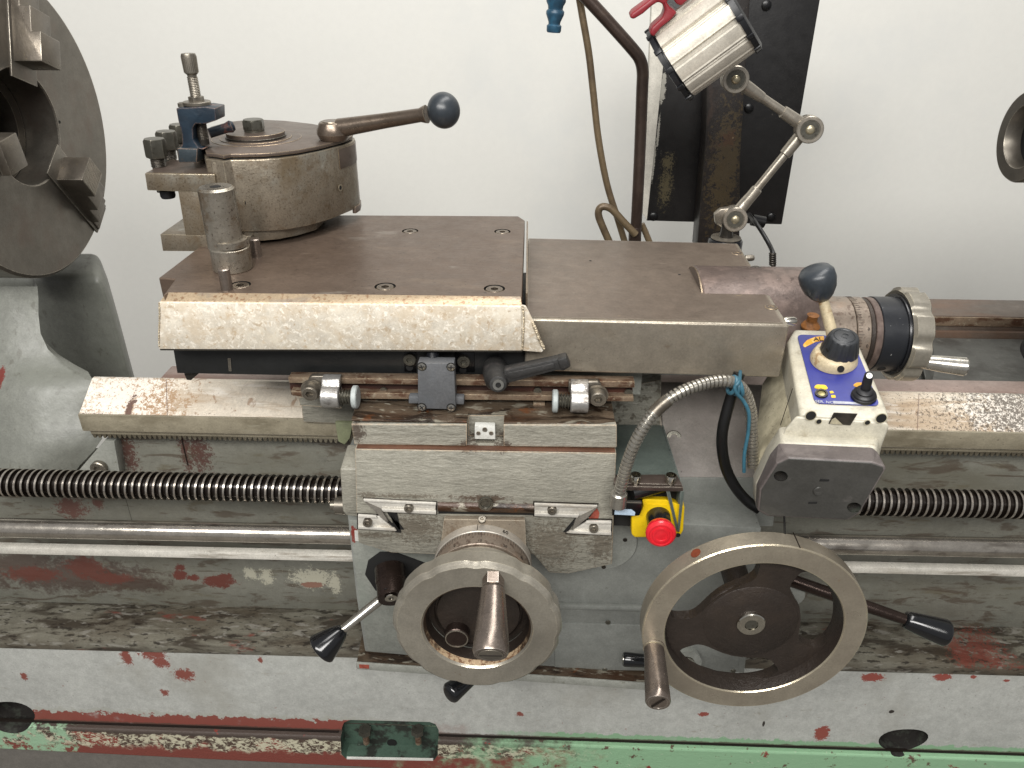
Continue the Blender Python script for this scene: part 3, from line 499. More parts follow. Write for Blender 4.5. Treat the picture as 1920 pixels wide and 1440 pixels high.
# rear way beyond the gap
xrw = px(720, 600, 1.2); R0 = 1.235
mk('rear_way', yz(MB(), [(R0, zz(579, R0)), (R0 + .062, zz(548, R0 + .062)), (R0 + .064, zz(700, R0)), (R0, zz(700, R0))], xrw, XR), 'rear_way', bed, bevel=.001)
mk('rear_way_face', MB().box((xrw, R0 - .004, zz(596, R0)), (XR, R0 - .0005, zz(580, R0))), 'rail', bed, bevel=.0006)
mk('rear_way_flange', MB().box((xrw, R0 - .012, zz(630, R0)), (XR, R0 - .0045, zz(603, R0))), 'rear_way', bed, bevel=.0006)
mk('swarf_trough', MB().slab([(xrw, .946, zr - .05), (XR, .946, zr - .05), (XR, 1.222, zr - .065), (xrw, 1.222, zr - .065)], (0, 0, -.02)), 'trough', bed)
mk('cross_rib', MB().slab([P(1720, 650, 1.15), P(1745, 628, 1.2), P(1760, 700, 1.1), P(1735, 712, 1.0)], (.02, 0, -.05)), 'trough', bed, bevel=.004)
mk('bed_eyelet', MB().torusprof([(0, .008), (0, .022), (.02, .022), (.02, .008)], P(1944, 652, 1.1), Vector((-.5, -1, .2)), 24), 'black_void', bed)
# end bracket with bolt beside the lead screw
q = [P(u, v, .868) for u, v in ((146, 884), (196, 826), (214, 828), (224, 884), (222, 905), (140, 905))]
mk('end_bracket', MB().slab(q, (0, .02, 0)), 'paint', bed, bevel=.0006)
socket('bracket_bolt', P(187, 876, .866), -Y_, .011, .006, 'dull_steel', bed)
# lead screw
def leadscrew():
    A = P(-60, 903, .82); B = P(1990, 948, .82); A.z -= .0; d = (B - A); L = d.length; d.normalize()
    r = .0188; rr = .0144; pitch = .00925; n = 30
    e1 = (Z - d * Z.dot(d)).normalized(); e2 = d.cross(e1)
    def helix(name, cuts, mat, par):
        vs = []; fs = []; m = int(L / pitch)
        T = m * n
        for i in range(T + 1):
            a = 2 * pi * i / n; x0_ = pitch * i / n
            for (dx, rad) in cuts: vs.append(A + d * (x0_ + dx * pitch) + (e1 * cos(-a) + e2 * sin(-a)) * rad)
        k = len(cuts)
        for i in range(T):
            for j in range(k - 1): fs.append((i * k + j, (i + 1) * k + j, (i + 1) * k + j + 1, i * k + j + 1))
        return mk(name, MB().add(vs, fs), mat, par, ang=30)
    core = mk('lead_screw', MB().lathe([(0, rr), (L, rr)], A, d, 32), 'screw_root', bed)
    helix('thread_crest', [(.07, r - .0004), (.09, r), (.36, r), (.38, r - .0004)], 'screw', core)
    helix('thread_flank', [(.05, rr - .0003), (.0701, r - .0004)], 'screw_root', core); helix('thread_flank', [(.3799, r - .0004), (.40, rr - .0003)], 'screw_root', core)
leadscrew()
A = P(-60, 988, .80); B = P(1990, 1029, .80); mk('feed_rod', MB().lathe([(0, .0131), ((B - A).length, .0131)], A, B - A, 32), 'rod', bed)
A = P(-60, 1026, .80); B = P(1990, 1072, .80); A.y = B.y = .80; d = (B - A).normalized()
mk('square_bar', MB().slab([A + Vector((0, a, b)) for a, b in ((-.0055, -.0055), (.0055, -.0055), (.0055, .0055), (-.0055, .0055))], B - A), 'bar', bed, bevel=.0006)
# ================================================================== headstock
hs = thing('headstock', 'grey green headstock casting curving down under the chuck at the far left', 'headstock', (-.8, 1.0, 0))
col = [P(u, v, 1.0) for u, v in ((-60, 500), (170, 500), (200, 524), (222, 588), (240, 656), (256, 716), (262, 760), (-60, 760))]
col2 = [P(u, v, 1.13) for u, v in ((-60, 520), (188, 520), (197, 545), (214, 600), (231, 660), (247, 718), (252, 760), (-60, 760))]
col = [P(u, v, 1.2) for u, v in ((-60, 470), (184, 470), (203, 520), (222, 588), (240, 656), (256, 716), (262, 760), (-60, 760))]
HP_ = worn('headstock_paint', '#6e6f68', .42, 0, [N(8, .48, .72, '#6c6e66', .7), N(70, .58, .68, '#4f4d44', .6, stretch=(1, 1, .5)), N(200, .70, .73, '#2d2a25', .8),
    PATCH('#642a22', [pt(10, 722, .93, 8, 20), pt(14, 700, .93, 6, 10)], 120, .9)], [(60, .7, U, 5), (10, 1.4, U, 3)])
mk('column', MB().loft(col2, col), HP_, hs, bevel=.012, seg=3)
def hood():
    rows = [(537, 70, .985), (560, 72, .98), (590, 72, .972), (625, 76, .958), (655, 90, .948), (682, 118, .94), (702, 150, .93), (716, 176, .922), (735, 172, .915), (765, 172, .905), (800, 180, .895), (822, 192, .888), (845, 176, .882), (872, 150, .876), (900, 130, .87)]
    nU = 26; vs = []; fs = []
    for k, (v, ue, Y) in enumerate(rows):
        for j in range(nU + 1):
            t = j / nU; u = -90 + (ue + 90) * t
            bulge = -.030 * sin(pi * min(1, t * 1.0)) * (k / len(rows))
            vs.append(P(u, v, Y + bulge))
    W_ = nU + 1
    for k in range(len(rows) - 1):
        for j in range(nU): fs.append((k * W_ + j, k * W_ + j + 1, (k + 1) * W_ + j + 1, (k + 1) * W_ + j))
    o = len(vs); m = len(rows); edge = [k * W_ + nU for k in range(m)]
    for k in range(m): p = vs[edge[k]]; vs.append(p + Vector((-.024, .03, 0)))
    for k in range(m - 1): fs.append((edge[k], o + k, o + k + 1, edge[k + 1]))
    return MB().add(vs, fs)
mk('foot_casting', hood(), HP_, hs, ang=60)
# ================================================================== chuck
XC = -.684; CY_, CZ = 1.05, CAM.z - .189
ck = thing('lathe_chuck', 'large dark steel three jaw chuck facing right at the left edge', 'chuck', (XC - .1, CY_, CZ))
cc = Vector((XC, CY_, CZ))
mk('chuck_body', MB().torusprof([(0, .196), (-.0035, .2), (-.062, .2), (-.066, .196), (-.075, .196), (-.078, .2), (-.12, .2), (-.12, .078), (-.0015, .0745), (0, .076)], cc, X, 96), 'chuck', ck, ang=30)
mk('bore', MB().torusprof([(-.05, .0745), (-.05, .060), (-.17, .056), (-.17, .06), (-.055, .0748)], cc, X, 64), 'chuck', ck, ang=30)
mk('bore_plug', MB().lathe([(-.165, .057), (-.16, .057), (-.16, 0)], cc, X, 32), 'black_void', ck)
def jaw(ang, extra=0):
    e = Vector((0, cos(radians(ang)), sin(radians(ang)))); t = X.cross(e)
    R = Matrix((e, t, X)).transposed()
    prof = [(.080, -.02), (.080, .040), (.118, .040), (.118, .028), (.150, .028), (.150, .014), (.180, .014), (.180, .005), (.199, .005), (.199, -.02)]
    w_ = .021
    q = [cc + R @ Vector((a, -w_, b)) for a, b in prof]
    return R, MB().slab(q, R @ Vector((0, 2 * w_, 0)))
for a in (68, -53, 188):
    R, m_ = jaw(a); jw = mk('jaw', m_, 'jaw', ck, bevel=.0016)
    mb = MB()
    for k in range(11 if a == -53 else 0): mb.obox(cc + R @ Vector((.0802 + .0034 * k, 0, .0402)), R, (.0018, .040, .0007))
    if mb.v: mk('jaw_serration', mb, 'jaw', jw, bevel=0, smooth=False)
    mk('jaw_guide', MB().obox(cc + R @ Vector((.13, 0, .0012)), R, (.14, .052, .003)), 'mark' if False else 'chuck', ck, bevel=.0006)
mk('chuck_dimple', MB().lathe([(0, .0022), (.0004, .0022), (.0004, 0)], PZ(131, 229, 1.3) * 0 + Vector((XC, P(131, 229, 1.13).y, P(131, 229, 1.13).z)), X, 12), 'black_void', ck)
# ================================================================== tailstock
XT = .632
ts = thing('tailstock', 'dark ring shaped end of the tailstock quill entering at the right edge', 'tailstock', (XT, CY_, CZ))
cq = Vector((XT, CY_, P(1920, 256, 1.05).z))
mk('quill', MB().torusprof([(0, .0560), (.003, .0580), (.30, .0580), (.30, .02), (.02, .036), (.002, .0385), (0, .040)], cq, X, 72), 'chuck', ts, ang=30)
mk('quill_bore', MB().lathe([(.02, .0365), (.022, .0365), (.022, 0)], cq, X, 32), 'black_void', ts)
mk('body', MB().lathe([(.1, .059), (.1, .085), (.5, .085), (.5, 0)], cq, X, 40), 'paint', ts, bevel=.004)
mk('foot', MB().slab([(XT + .12, .95, zr + .001), (XT + .5, .95, zr + .001), (XT + .5, .985, CZ), (XT + .12, .985, CZ)], (0, .13, 0)), 'paint', ts, bevel=.006)
# ================================================================== carriage
cg = thing('lathe_carriage', 'grey painted lathe carriage with apron and two front handwheels', 'lathe carriage', (0, .8, .7))
YF = .70
# saddle: wings lying over the front way
mk('saddle_wing', MB().loft([P(u, v, .843) for u, v in ((562, 726), (568, 792), (668, 796), (668, 726))], [P(u, v, .905) for u, v in ((572, 690), (577, 735), (668, 740), (668, 690))]), 'hammered', cg, bevel=.0015)
mk('saddle_wing', MB().loft([P(u, v, .843) for u, v in ((1120, 736), (1120, 812), (1238, 812), (1240, 712))], [P(u, v, .93) for u, v in ((1120, 690), (1120, 740), (1236, 742), (1238, 660))]), 'saddle', cg, bevel=.0015)
mk('way_wiper_stub', MB().slab([P(u, v, .838) for u, v in ((628, 792), (662, 793), (656, 822), (646, 834), (634, 828))], (0, .012, 0)), 'green_spot', cg, bevel=.001, label='olive bleached stub below the left saddle wing')
# right wing: slope from the way down to its front face
rw = [(1236, 715, .90), (1470, 722, .90), (1480, 895, .79), (1250, 893, .79)]
qa = [P(*a) for a in rw]
mk('saddle_apron_top', MB().loft(qa, [p - Vector((0, 0, .02)) for p in qa]), worn('dusty_pinkish_grey_paint', '#86807a', .5, 0, [N(14, .46, .68, '#77706b', .7), N(120, .66, .71, '#3f3934', .7), N(26, .66, .73, '#4f4741', .6)], [(80, .9, U, 5)]), cg, bevel=.0012)
mk('saddle_front', MB().slab([P(u, v, .788) for u, v in ((1150, 896), (1478, 897), (1462, 952), (1454, 953), (1450, 988), (1300, 985), (1150, 982))], (0, .03, 0)), 'apron', cg, bevel=.002)
socket('saddle_bolt', P(1262, 822, .838), Vector((0, -.8, .6)), .010, .006, 'dark_bolt', cg)
mk('bolt_washer', MB().lathe([(0, .014), (.0015, .014), (.0015, 0)], P(1264, 824, .838), Vector((0, -.8, .6)), 24), 'paint', cg)
# apron
YA = .745
ap = [P(u, v, YA) for u, v in ((642, 868), (1120, 880), (1120, 975), (1428, 990), (1424, 1020), (1396, 1262), (1060, 1256), (684, 1222), (668, 1120), (652, 975))]
apron = mk('apron', MB().slab(ap, (0, .06, 0)), 'apron', cg, bevel=.002)
mk('apron_left_panel', MB().slab([P(u, v, YA - .001) for u, v in ((655, 976), (990, 985), (990, 1228), (690, 1221), (672, 1120))], (0, .003, 0)), 'apron_left', cg, bevel=.0012)
mk('nut_housing', MB().loft([P(u, v, .728) for u, v in ((637, 880), (680, 880), (680, 972), (648, 967), (642, 958))], [P(u, v, .765) for u, v in ((652, 832), (690, 834), (690, 925), (648, 920), (650, 910))]), 'hammered', cg, bevel=.0025, seg=3)
mk('housing_boss', MB().lathe([(0, .006), (.004, .006), (.006, .011), (.02, .012), (.02, 0)], P(621, 947, .79), X, 24), 'dull_steel', cg, ang=30)
mk('lower_apron_panel', MB().slab([P(u, v, YA - .0015) for u, v in ((1040, 1168), (1390, 1178), (1384, 1258), (1040, 1252))], (0, .004, 0)), 'apron', cg, bevel=.001)
mk('apron_edge', MB().slab([P(u, v, YA - .006) for u, v in ((1046, 1134), (1230, 1140), (1230, 1148), (1046, 1143))], (0, .008, 0)), 'apron', cg, bevel=.002)
mk('oil_tray', MB().loft([P(u, v, .722) for u, v in ((668, 1244), (1250, 1284), (1250, 1294), (668, 1253))], [P(u, v, .80) for u, v in ((682, 1172), (1232, 1218), (1232, 1224), (682, 1180))]), 'brown_top', cg, bevel=.0012)
mk('tray_lip', MB().slab([P(u, v, .7205) for u, v in ((668, 1243), (1250, 1285), (1250, 1297), (669, 1255))], (0, .003, 0)), 'paint', cg, bevel=.0008)
mk('primer_spot', MB().slab([P(u, v, .7201) for u, v in ((673, 1246), (692, 1247), (692, 1254), (674, 1253))], (0, .001, 0)), 'rust_mark', cg)
cov = P(1132, 1017, YA)
rc = .041
mk('round_cover', MB().lathe([(-.001, rc), (.002, rc), (.003, rc - .001), (.003, 0)], cov, -Y_, 48), 'inspection', cg, ang=30)
for du, dv in ((40, -5), (0, 46), (-34, -22)): mk('cover_screw', MB().lathe([(0, .0028), (.0008, .0028), (.0008, 0)], P(1132 + du, 1017 + dv, YA - .0031), -Y_, 12), 'dark_steel', cg)
for u, v in ((1140, 1167), (1134, 1256), (1375, 1258)): mk('panel_screw', MB().lathe([(0, .0036), (.0012, .003), (.0012, 0)], P(u, v, YA - .0015), -Y_, 14), 'dark_bolt', cg)
mk('small_tag', MB().slab([P(u, v, YA - .0012) for u, v in ((665, 994), (680, 995), (680, 1014), (666, 1013))], (0, -.0012, 0)), 'white_label', cg)
# cross slide
top = [(658, 797), (1157, 812)]
us = MB().loft([P(u, v, YF + .008) for u, v in ((658, 795), (1157, 797), (1157, 840), (664, 834))], [P(u, v, .86) for u, v in ((700, 690), (1120, 692), (1120, 720), (700, 716))])
xs = mk('cross_slide', us, 'hammered', cg, bevel=.0015)
zt_ = P(900, 796, YF + .008).z
mk('cross_slide_top', MB().slab([Vector((P(659, 795, YF + .008).x, YF + .0098, zt_)), Vector((P(1155, 797, YF + .008).x, YF + .0098, zt_)), Vector((px(1135, 700, .84), .845, zt_)), Vector((px(690, 700, .84), .845, zt_))], (0, 0, .0022)), 'brown_top', cg, bevel=.0006)
zl_ = zz(842, YF)
mk('cross_slide_front', MB().slab([P(u, v, YF) for u, v in ((665, 842), (1156, 850), (1152, 940), (1148, 1058), (1066, 1076), (1030, 1074), (1000, 1040), (830, 1040), (735, 1037), (672, 1018), (668, 960))], (0, .07, 0)), 'hammered', cg, bevel=.0016)
mk('ledge_strip', MB().slab([P(u, v, YF + .0012) for u, v in ((668, 839.5), (1154, 847.5), (1154, 850), (668, 842))], (0, .009, 0)), 'rust_edge', cg, bevel=.0004)
# notch with a small plate
cut(xs, MB().slab([P(u, v, YF) for u, v in ((884, 786), (934, 787), (944, 800), (944, 850), (874, 848), (874, 799))], (0, .030, 0)))
ct = bpy.data.objects['cross_slide_top']; cut(ct, MB().slab([P(u, v, YF) for u, v in ((884, 776), (934, 777), (944, 800), (944, 850), (874, 848), (874, 799))], (0, .030, 0)))
mk('notch_plate', MB().slab([P(u, v, YF + .018) for u, v in ((890, 798), (928, 799), (929, 824), (890, 823))], (0, .008, 0)), 'white_label', cg, bevel=.0005)
for u, v, r in ((909, 805, .0028), (897, 812, .0024), (921, 812, .0024)): mk('plate_screw', MB().lathe([(0, r), (.001, r), (.001, r * .5), (.0004, 0)], P(u, v, YF + .018), -Y_, 14), 'dull_steel', cg)
mk('notch_oil_plug', MB().lathe([(0, .013), (.0012, .013), (.0018, .010), (.0018, 0)], P(909, 838, YF + .013), Vector((0, -.3, 1)), 24), 'bright', cg)
# dovetail shadow groove and joint between slide and saddle bracket
mk('joint_gap', MB().slab([P(u, v, YF - .0004) for u, v in ((822, 955), (1002, 958), (1002, 966), (822, 963))], (0, .002, 0)), 'black_void', cg)
mk('joint_bar', MB().lathe([(0, .0072), (px(1002, 950, YF) - px(822, 950, YF), .0072)], P(822, 947, YF + .003), X, 16), 'brown_top', cg)
mk('felt_plug', MB().lathe([(0, .0085), (.004, .0085), (.004, .006), (.002, .005), (.002, 0)], P(911, 942, YF - .003), -Y_, 20), 'dark_bolt', cg)
for poly in (((728, 950), (742, 951), (752, 999), (741, 998)), ((690, 945), (692, 944), (747, 992), (744, 994)), ((1086, 963), (1090, 963), (1064, 998), (1056, 998))):
    mk('dovetail_gap', MB().slab([P(u, v, YF - .0012) for u, v in poly], (0, .002, 0)), 'black_void', cg)
mk('dovetail_gap', MB().slab([P(u, v, YF - .0012) for u, v in ((726, 962), (734, 962), (757, 993), (748, 993))], (0, .002, 0)), 'black_void', cg)
mk('primer_patch', MB().slab([P(u, v, YF - .0006) for u, v in ((1118, 950), (1124, 962), (1122, 972), (1104, 972), (1108, 960))], (0, .001, 0)), 'rust_mark', cg)
def wiper(poly, rib, felt, screw_):
    cc_ = (sum(p[0] for p in poly) / len(poly), sum(p[1] for p in poly) / len(poly))
    mk('wiper_outline', MB().slab([P(u + (2.2 if u > cc_[0] else -2.2), v + (3 if v > cc_[1] else -2.4), YF - .0004) for u, v in poly], (0, -.0012, 0)), 'mark', cg, smooth=False)  # dark sheet slightly larger than the wiper, showing as its outline
    wp = mk('wiper', MB().slab([P(u, v, YF - .001) for u, v in poly], (0, -.0026, 0)), 'wiper', cg, bevel=.0004)
    for a in rib: mk('wiper_rib', MB().slab([P(u, v, YF - .0036) for u, v in a], (0, -.0028, 0)), 'wiper', wp, bevel=.0004)
    if felt: mk('wiper_felt', MB().slab([P(u, v, YF - .0012) for u, v in felt], (0, -.0034, 0)), 'felt', wp)
    socket('wiper_screw', P(screw_[0], screw_[1], YF - .0036), -Y_, .0052, .0055, 'dull_steel', wp)
wiper(((683, 935), (817, 942), (817, 961), (716, 956)), (((682, 934), (818, 941), (818, 945), (684, 938)), ((716, 952), (818, 956), (818, 962), (720, 957))), ((684, 937), (714, 950), (729, 975), (722, 972)), (767, 950))
wiper(((672, 964), (712, 966), (742, 992), (672, 988)), (((672, 963), (706, 965), (708, 969), (672, 968)), ((672, 984), (740, 988), (744, 993), (672, 989))), None, (690, 977))
wiper(((1002, 942), (1120, 946), (1104, 965), (1002, 964)), (((1002, 942), (1120, 946), (1117, 950), (1002, 946)), ((1002, 960), (1086, 963), (1083, 968), (1002, 965))), ((1120, 948), (1100, 968), (1072, 992), (1080, 968)), (1035, 954))
wiper(((1104, 974), (1146, 975), (1145, 1000), (1062, 997)), (((1100, 975), (1146, 976), (1146, 980), (1096, 979)), ((1068, 993), (1146, 996), (1146, 1001), (1064, 997))), None, (1113, 988))
# screw housing below the slide
hz0 = [P(u, v, YF - .0005) for u, v in ((836, 968), (984, 971), (990, 1062), (822, 1060))]
mk('screw_housing', MB().loft([P(u, v, .690) for u, v in ((832, 973), (985, 976), (990, 1100), (816, 1098))], [P(u, v, YF + .01) for u, v in ((836, 960), (982, 962), (986, 1060), (824, 1060))]), 'housing_iron', cg, bevel=.0014)
socket('housing_screw', P(904, 975, .692), Vector((0, -.5, 1)), .0045, .003, 'dull_steel', cg)
# graduated dial and cross feed handwheel
ax = P(895, 1170, .595); ax2 = Vector((ax.x, 0, ax.z))
def cyl(name, y0, y1, r, mat, par, prof=None, n=64, ang=30):
    return mk(name, MB().lathe(prof or [(0, r - .0006), (.0006, r), (y0 - y1 - .0006, r), (y0 - y1, r - .0006), (y0 - y1, 0)], Vector((ax.x, y0, ax.z)), -Y_, n), mat, par, ang=ang)
dl = cyl('index_ring', .692, .678, .0570, 'dial', cg)
d2 = cyl('graduated_dial', .6775, .658, .0560, 'dial_brown', cg)
mb = MB(); mb2 = MB()
for i in range(100):
    a = 2 * pi * i / 100; L = .0078 if i % 5 == 0 else .0048
    e = Vector((sin(a), 0, cos(a))); t = Vector((cos(a), 0, -sin(a))); c = Vector((ax.x, .6773, ax.z)) + e * .05605; 
    mb.obox(c + Vector((0, -L / 2, 0)), Matrix((t, Y_, e)).transposed(), (.00038, L, .0003))
mk('graduation_marks', mb, 'mark', d2, kind='stuff', smooth=False)
for u_, a in ((0, -.09), (1, .48)):
    e = Vector((sin(a), 0, cos(a))); t = Vector((cos(a), 0, -sin(a))); c = Vector((ax.x, .685, ax.z)) + e * .0571
    if u_ == 0: mk('index_line', MB().obox(c, Matrix((t, Y_, e)).transposed(), (.0007, .010, .0004)), 'mark', dl)
    else: text('dial_numeral', '60', c, Matrix((t, Y_, e)).transposed() @ Matrix.Rotation(.0, 3, 'Z'), .0075, 'mark', dl)
for k, s_ in enumerate(('0', '10', '20', '90', '80')):
    a = (-.55, -.02, .5, -1.0, .95)[k]; e = Vector((sin(a), 0, cos(a))); t = Vector((cos(a), 0, -sin(a))); c = Vector((ax.x, .6630, ax.z)) + e * .0560
    text('dial_numeral', s_, c, Matrix((t, Y_, e)).transposed(), .005, 'mark', d2)
cyl('dial_clamp_ring', .6575, .634, .0530, 'nickel', cg)
hw = cyl('cross_feed_handwheel', .636, .610, .045, 'cast_dark', cg)
scal = lambda a: 1 - .024 * max(0, cos(a * 11)) ** 3
RW = .0895
mk('rim', MB().torusprof([(.002, RW - .002, scal), (0, RW - .005, scal), (0, .0590), (.003, .0565), (.022, .0545), (.024, .060), (.024, RW - .006, scal), (.022, RW - .001, scal), (.005, RW, scal)], Vector((ax.x, .588, ax.z)), Y_, 132), 'nickel', hw, ang=20)
mk('bore_wall', MB().torusprof([(.0088, .0572), (.0084, .0554), (.0225, .0536), (.0228, .0556)], Vector((ax.x, .588, ax.z)), Y_, 72), 'cast_dark', hw, ang=50)
mk('bore_ring', MB().torusprof([(.0026, .0572), (.0020, .0566), (.0085, .0550), (.0092, .0565)], Vector((ax.x, .588, ax.z)), Y_, 72), 'nickel_in', hw, ang=50)
mk('dish', MB().lathe([(-.0265, .0545), (-.0245, .0545), (-.0215, .048), (-.030, .046), (-.030, .012), (-.024, .012), (-.024, .0085), (-.028, .0080), (-.028, .004), (-.032, .003), (-.032, 0)], Vector((ax.x, .588, ax.z)), -Y_, 64), 'cast_dark', hw, ang=30)
mk('hub_ring', MB().torusprof([(0, .0105), (0, .0135), (.002, .0135), (.002, .0105)], Vector((ax.x, .6145, ax.z)), -Y_, 40), 'dark_steel', hw)
pk = P(857, 1191, .604); mk('small_knob', MB().lathe([(0, .0135), (.010, .0135), (.0115, .0122), (.0108, .0112), (.0108, 0)], pk + Vector((0, .006, 0)), -Y_, 40), 'brown_shaft', hw, ang=30)
# crank handle, leaning out towards the operator
h0 = P(925, 1082, .590); h1 = P(920, 1228, .516)
mk('knob_face', MB().torusprof([(.0106, .0112), (.0106, .0128), (.0118, .0124), (.0118, .0114)], pk + Vector((0, .006, 0)), -Y_, 40), 'dull_steel', hw)
hd = (h1 - h0); Lh = hd.length; hn = mk('crank_handle', MB().lathe([(-.004, .011, 'h'), (.010, .011, 'h'), (.0101, .0088), (.014, .0118), (.03, .0138), (Lh - .02, .0166), (Lh - .004, .0174), (Lh, .0160), (Lh, .0132), (Lh - .0008, .0126), (Lh - .0008, 0)], h0, hd, 36), 'handle_steel', hw, ang=28)
mk('end_screw', MB().lathe([(0, .0120), (.0012, .0118), (.0016, .0108), (.0016, 0)], h0 + hd - hd.normalized() * .0008, hd, 32), 'dull_steel', hn, ang=28)
mk('screw_slot', MB().obox(h0 + hd + hd.normalized() * .0007, basis(hd, X), (.0215, .0022, .0006)), 'mark', hn)
# half nut lever boss to the left
b0 = P(722, 1080, YA - .004); b1 = P(737, 1130, .685)
mk('lever_recess', MB().slab([P(u, v, YA - .003) for u, v in ((684, 1078), (690, 1052), (712, 1036), (740, 1036), (800, 1058), (800, 1120), (740, 1120), (704, 1108))], (0, .004, 0)), 'black_void', cg, bevel=.001)
lv = mk('engagement_lever', MB().lathe([(0, .019), (.02, .019), (.0205, .0182), (.040, .0182), (.0415, .017), (.0415, 0)], P(731, 1066, .728) , b1 - P(731, 1066, .728), 36), 'brown_shaft', cg, ang=28)
ed = (b1 - P(731, 1066, .728)).normalized(); ec = P(731, 1066, .728) + ed * .0416
mk('lever_screw', MB().torusprof([(0, .0032), (0, .0075), (.0016, .0075), (.0016, .0032)], P(733, 1120, .686), ed, 28), 'chrome', lv)
mk('lever_pin', MB().lathe([(0, .0034), (.001, .0034), (.001, 0)], P(733, 1120, .686), ed, 20), 'dark_bolt', lv)
mk('lever_hole', MB().lathe([(0, .0028), (.0006, .0028), (.0006, 0)], P(724, 1105, .6885), ed, 14), 'black_void', lv)
r0 = P(712, 1125, .695); r1 = P(640, 1183, .665); mk('lever_rod', MB().lathe([(0, .0062), ((r1 - r0).length, .0052)], r0, r1 - r0, 18), 'bright', lv)
g1 = P(597, 1222, .650); dg = (g1 - r1).normalized()
def grip(name, a, b, r_a, r_b, par, n=24):
    a = Vector(a); b = Vector(b); L = (b - a).length
    pr = [(-.0015, r_a * .75), (0, r_a)]
    for k in range(1, 9): t = k / 9; pr.append((L * .86 * t, r_a + (r_b - r_a) * (t ** .75)))
    for k in range(0, 7): t = k / 6 * pi / 2; pr.append((L * .86 + L * .14 * sin(t), max(r_b * (cos(t) ** .75), 0)))
    return mk(name, MB().lathe(pr, a, b - a, n), 'black_grip', par, ang=50)
grip('lever_grip', r1 - dg * .002, g1, .0075, .0200, lv)
mk('grip_ferrule', MB().lathe([(0, .0055), (.003, .0055)], r1 - dg * .0045, dg, 18), 'chrome', lv)
# lever under the small wheel: only its black grip shows
lv2 = grip('feed_selector_lever', P(896, 1262, .69), P(838, 1304, .655), .0065, .0135, cg)
# hand wheel on the right
c2 = P(1413, 1184, .600); R2 = .1175
c2v = Vector((c2.x, 0, c2.z))
def at2(y, dx=0, dz=0): return Vector((c2.x + dx, y, c2.z + dz))
W2 = mk('apron_handwheel', MB().lathe([(0, .015), (.05, .015), (.05, 0)], at2(.700), -Y_, 36), 'cast_dark', cg)
mk('rim', MB().torusprof([(0, R2 - .0012), (.0012, R2), (.020, R2), (.0212, R2 - .0012), (.0212, R2 - .022), (.018, R2 - .0245), (.0012, R2 - .0245), (0, R2 - .0235)], at2(.600), Y_, 128), 'wheel', W2, ang=28)
mk('inner_rim', MB().torusprof([(.0015, R2 - .0246), (.022, R2 - .0246), (.022, R2 - .0285), (.012, R2 - .0275)], at2(.600), Y_, 96), 'cast_dark', W2, ang=40)
# web: a disc with three kidney shaped openings
wb = mk('spoked_web', MB().lathe([(0, R2 - .0255), (.012, R2 - .0255)], at2(.625), -Y_, 96), 'cast_dark', W2, smooth=False)
for th_, hw_ in ((135, 43), (256, 44), (17, 43)):
    ri, ro = .0525, R2 - .0262; q = []
    for k in range(44):
        t = 2 * pi * k / 44; c_, s_ = cos(t), sin(t)
        rr = (ri + ro) / 2 + (ro - ri) / 2 * math.copysign(abs(c_) ** .55, c_); aa = radians(th_) + radians(hw_) * math.copysign(abs(s_) ** .62, s_) * (1.0 + .10 * c_)
        q.append(at2(.60) + Vector((cos(aa) * rr, 0, sin(aa) * rr)))
    cut(wb, MB().slab(q, (0, .05, 0)), 'cast_dark')
mk('hub', MB().lathe([(0, .050), (.010, .0535), (.0135, .0525), (.016, .049), (.016, 0)], at2(.628, -.0), -Y_, 72), 'cast_dark', W2, ang=60)
hc = at2(.6118)
mk('hub_washer', MB().torusprof([(0, .0072), (0, .0152), (.0022, .0152), (.003, .0142), (.003, .0072)], hc, -Y_, 40), 'chrome', W2, ang=30)
mk('hub_nut', MB().lathe([(0, .0074), (.0022, .0074, 'h'), (.0022, 0)], hc, -Y_, 24), 'dark_bolt', W2)
mk('rim_hole', MB().lathe([(0, .0055), (.0005, .0055), (.0005, 0)], P(1293, 1053, .612) * 0 + at2(.612) + Vector((-sin(radians(36.5)), 0, cos(radians(36.5)))) * (R2), Vector((-sin(radians(36.5)), 0, cos(radians(36.5)))), 20), worn('rust_in_hole', '#6a2f16', .6, 0), W2)
k0 = P(1226, 1214, .600); k1 = P(1234, 1318, .535)
hd = k1 - k0; Lh = hd.length; kn = mk('crank_handle', MB().lathe([(-.012, .0118), (0, .0118), (.0005, .0104), (.002, .0104), (.0025, .0110), (.012, .0112), (Lh - .010, .0128), (Lh - .002, .0130), (Lh, .0120), (Lh, .0098), (Lh - .0006, .0096), (Lh - .0006, 0)], k0, hd, 32), 'handle_steel', W2, ang=28)
mk('screw_slot', MB().obox(k0 + hd, basis(hd, Vector((.5, .3, .7))), (.019, .0018, .0012)), 'mark', kn)
mk('handle_seat', MB().lathe([(0, .0118), (.012, .0118), (.012, 0)], k0 - hd.normalized() * .010, hd, 24), 'wheel', W2)
mk('rim_witness_line', MB().obox(at2(.6125) + Vector((sin(radians(14)), 0, cos(radians(14)))) * (R2 + .0001), Matrix((Vector((cos(radians(14)), 0, -sin(radians(14)))), Y_, Vector((sin(radians(14)), 0, cos(radians(14)))))).transposed(), (.0012, .024, .0004)), 'mark', W2)
# lever behind the right wheel
q0 = P(1475, 1085, .735); q1 = P(1698, 1162, .70); q2 = P(1782, 1190, .688)
l3 = mk('feed_lever', MB().lathe([(0, .0085), (.08, .0080), ((q1 - q0).length, .0068)], q0, q1 - q0, 20), 'brown_shaft', cg, ang=40)
grip('lever_grip', q1, q2, .0102, .0165, l3, 28)
mk('lever_boss', MB().lathe([(0, .018), (.03, .018), (.03, 0)], P(1470, 1086, .757), -Y_, 30), 'inspection', cg, bevel=.001)
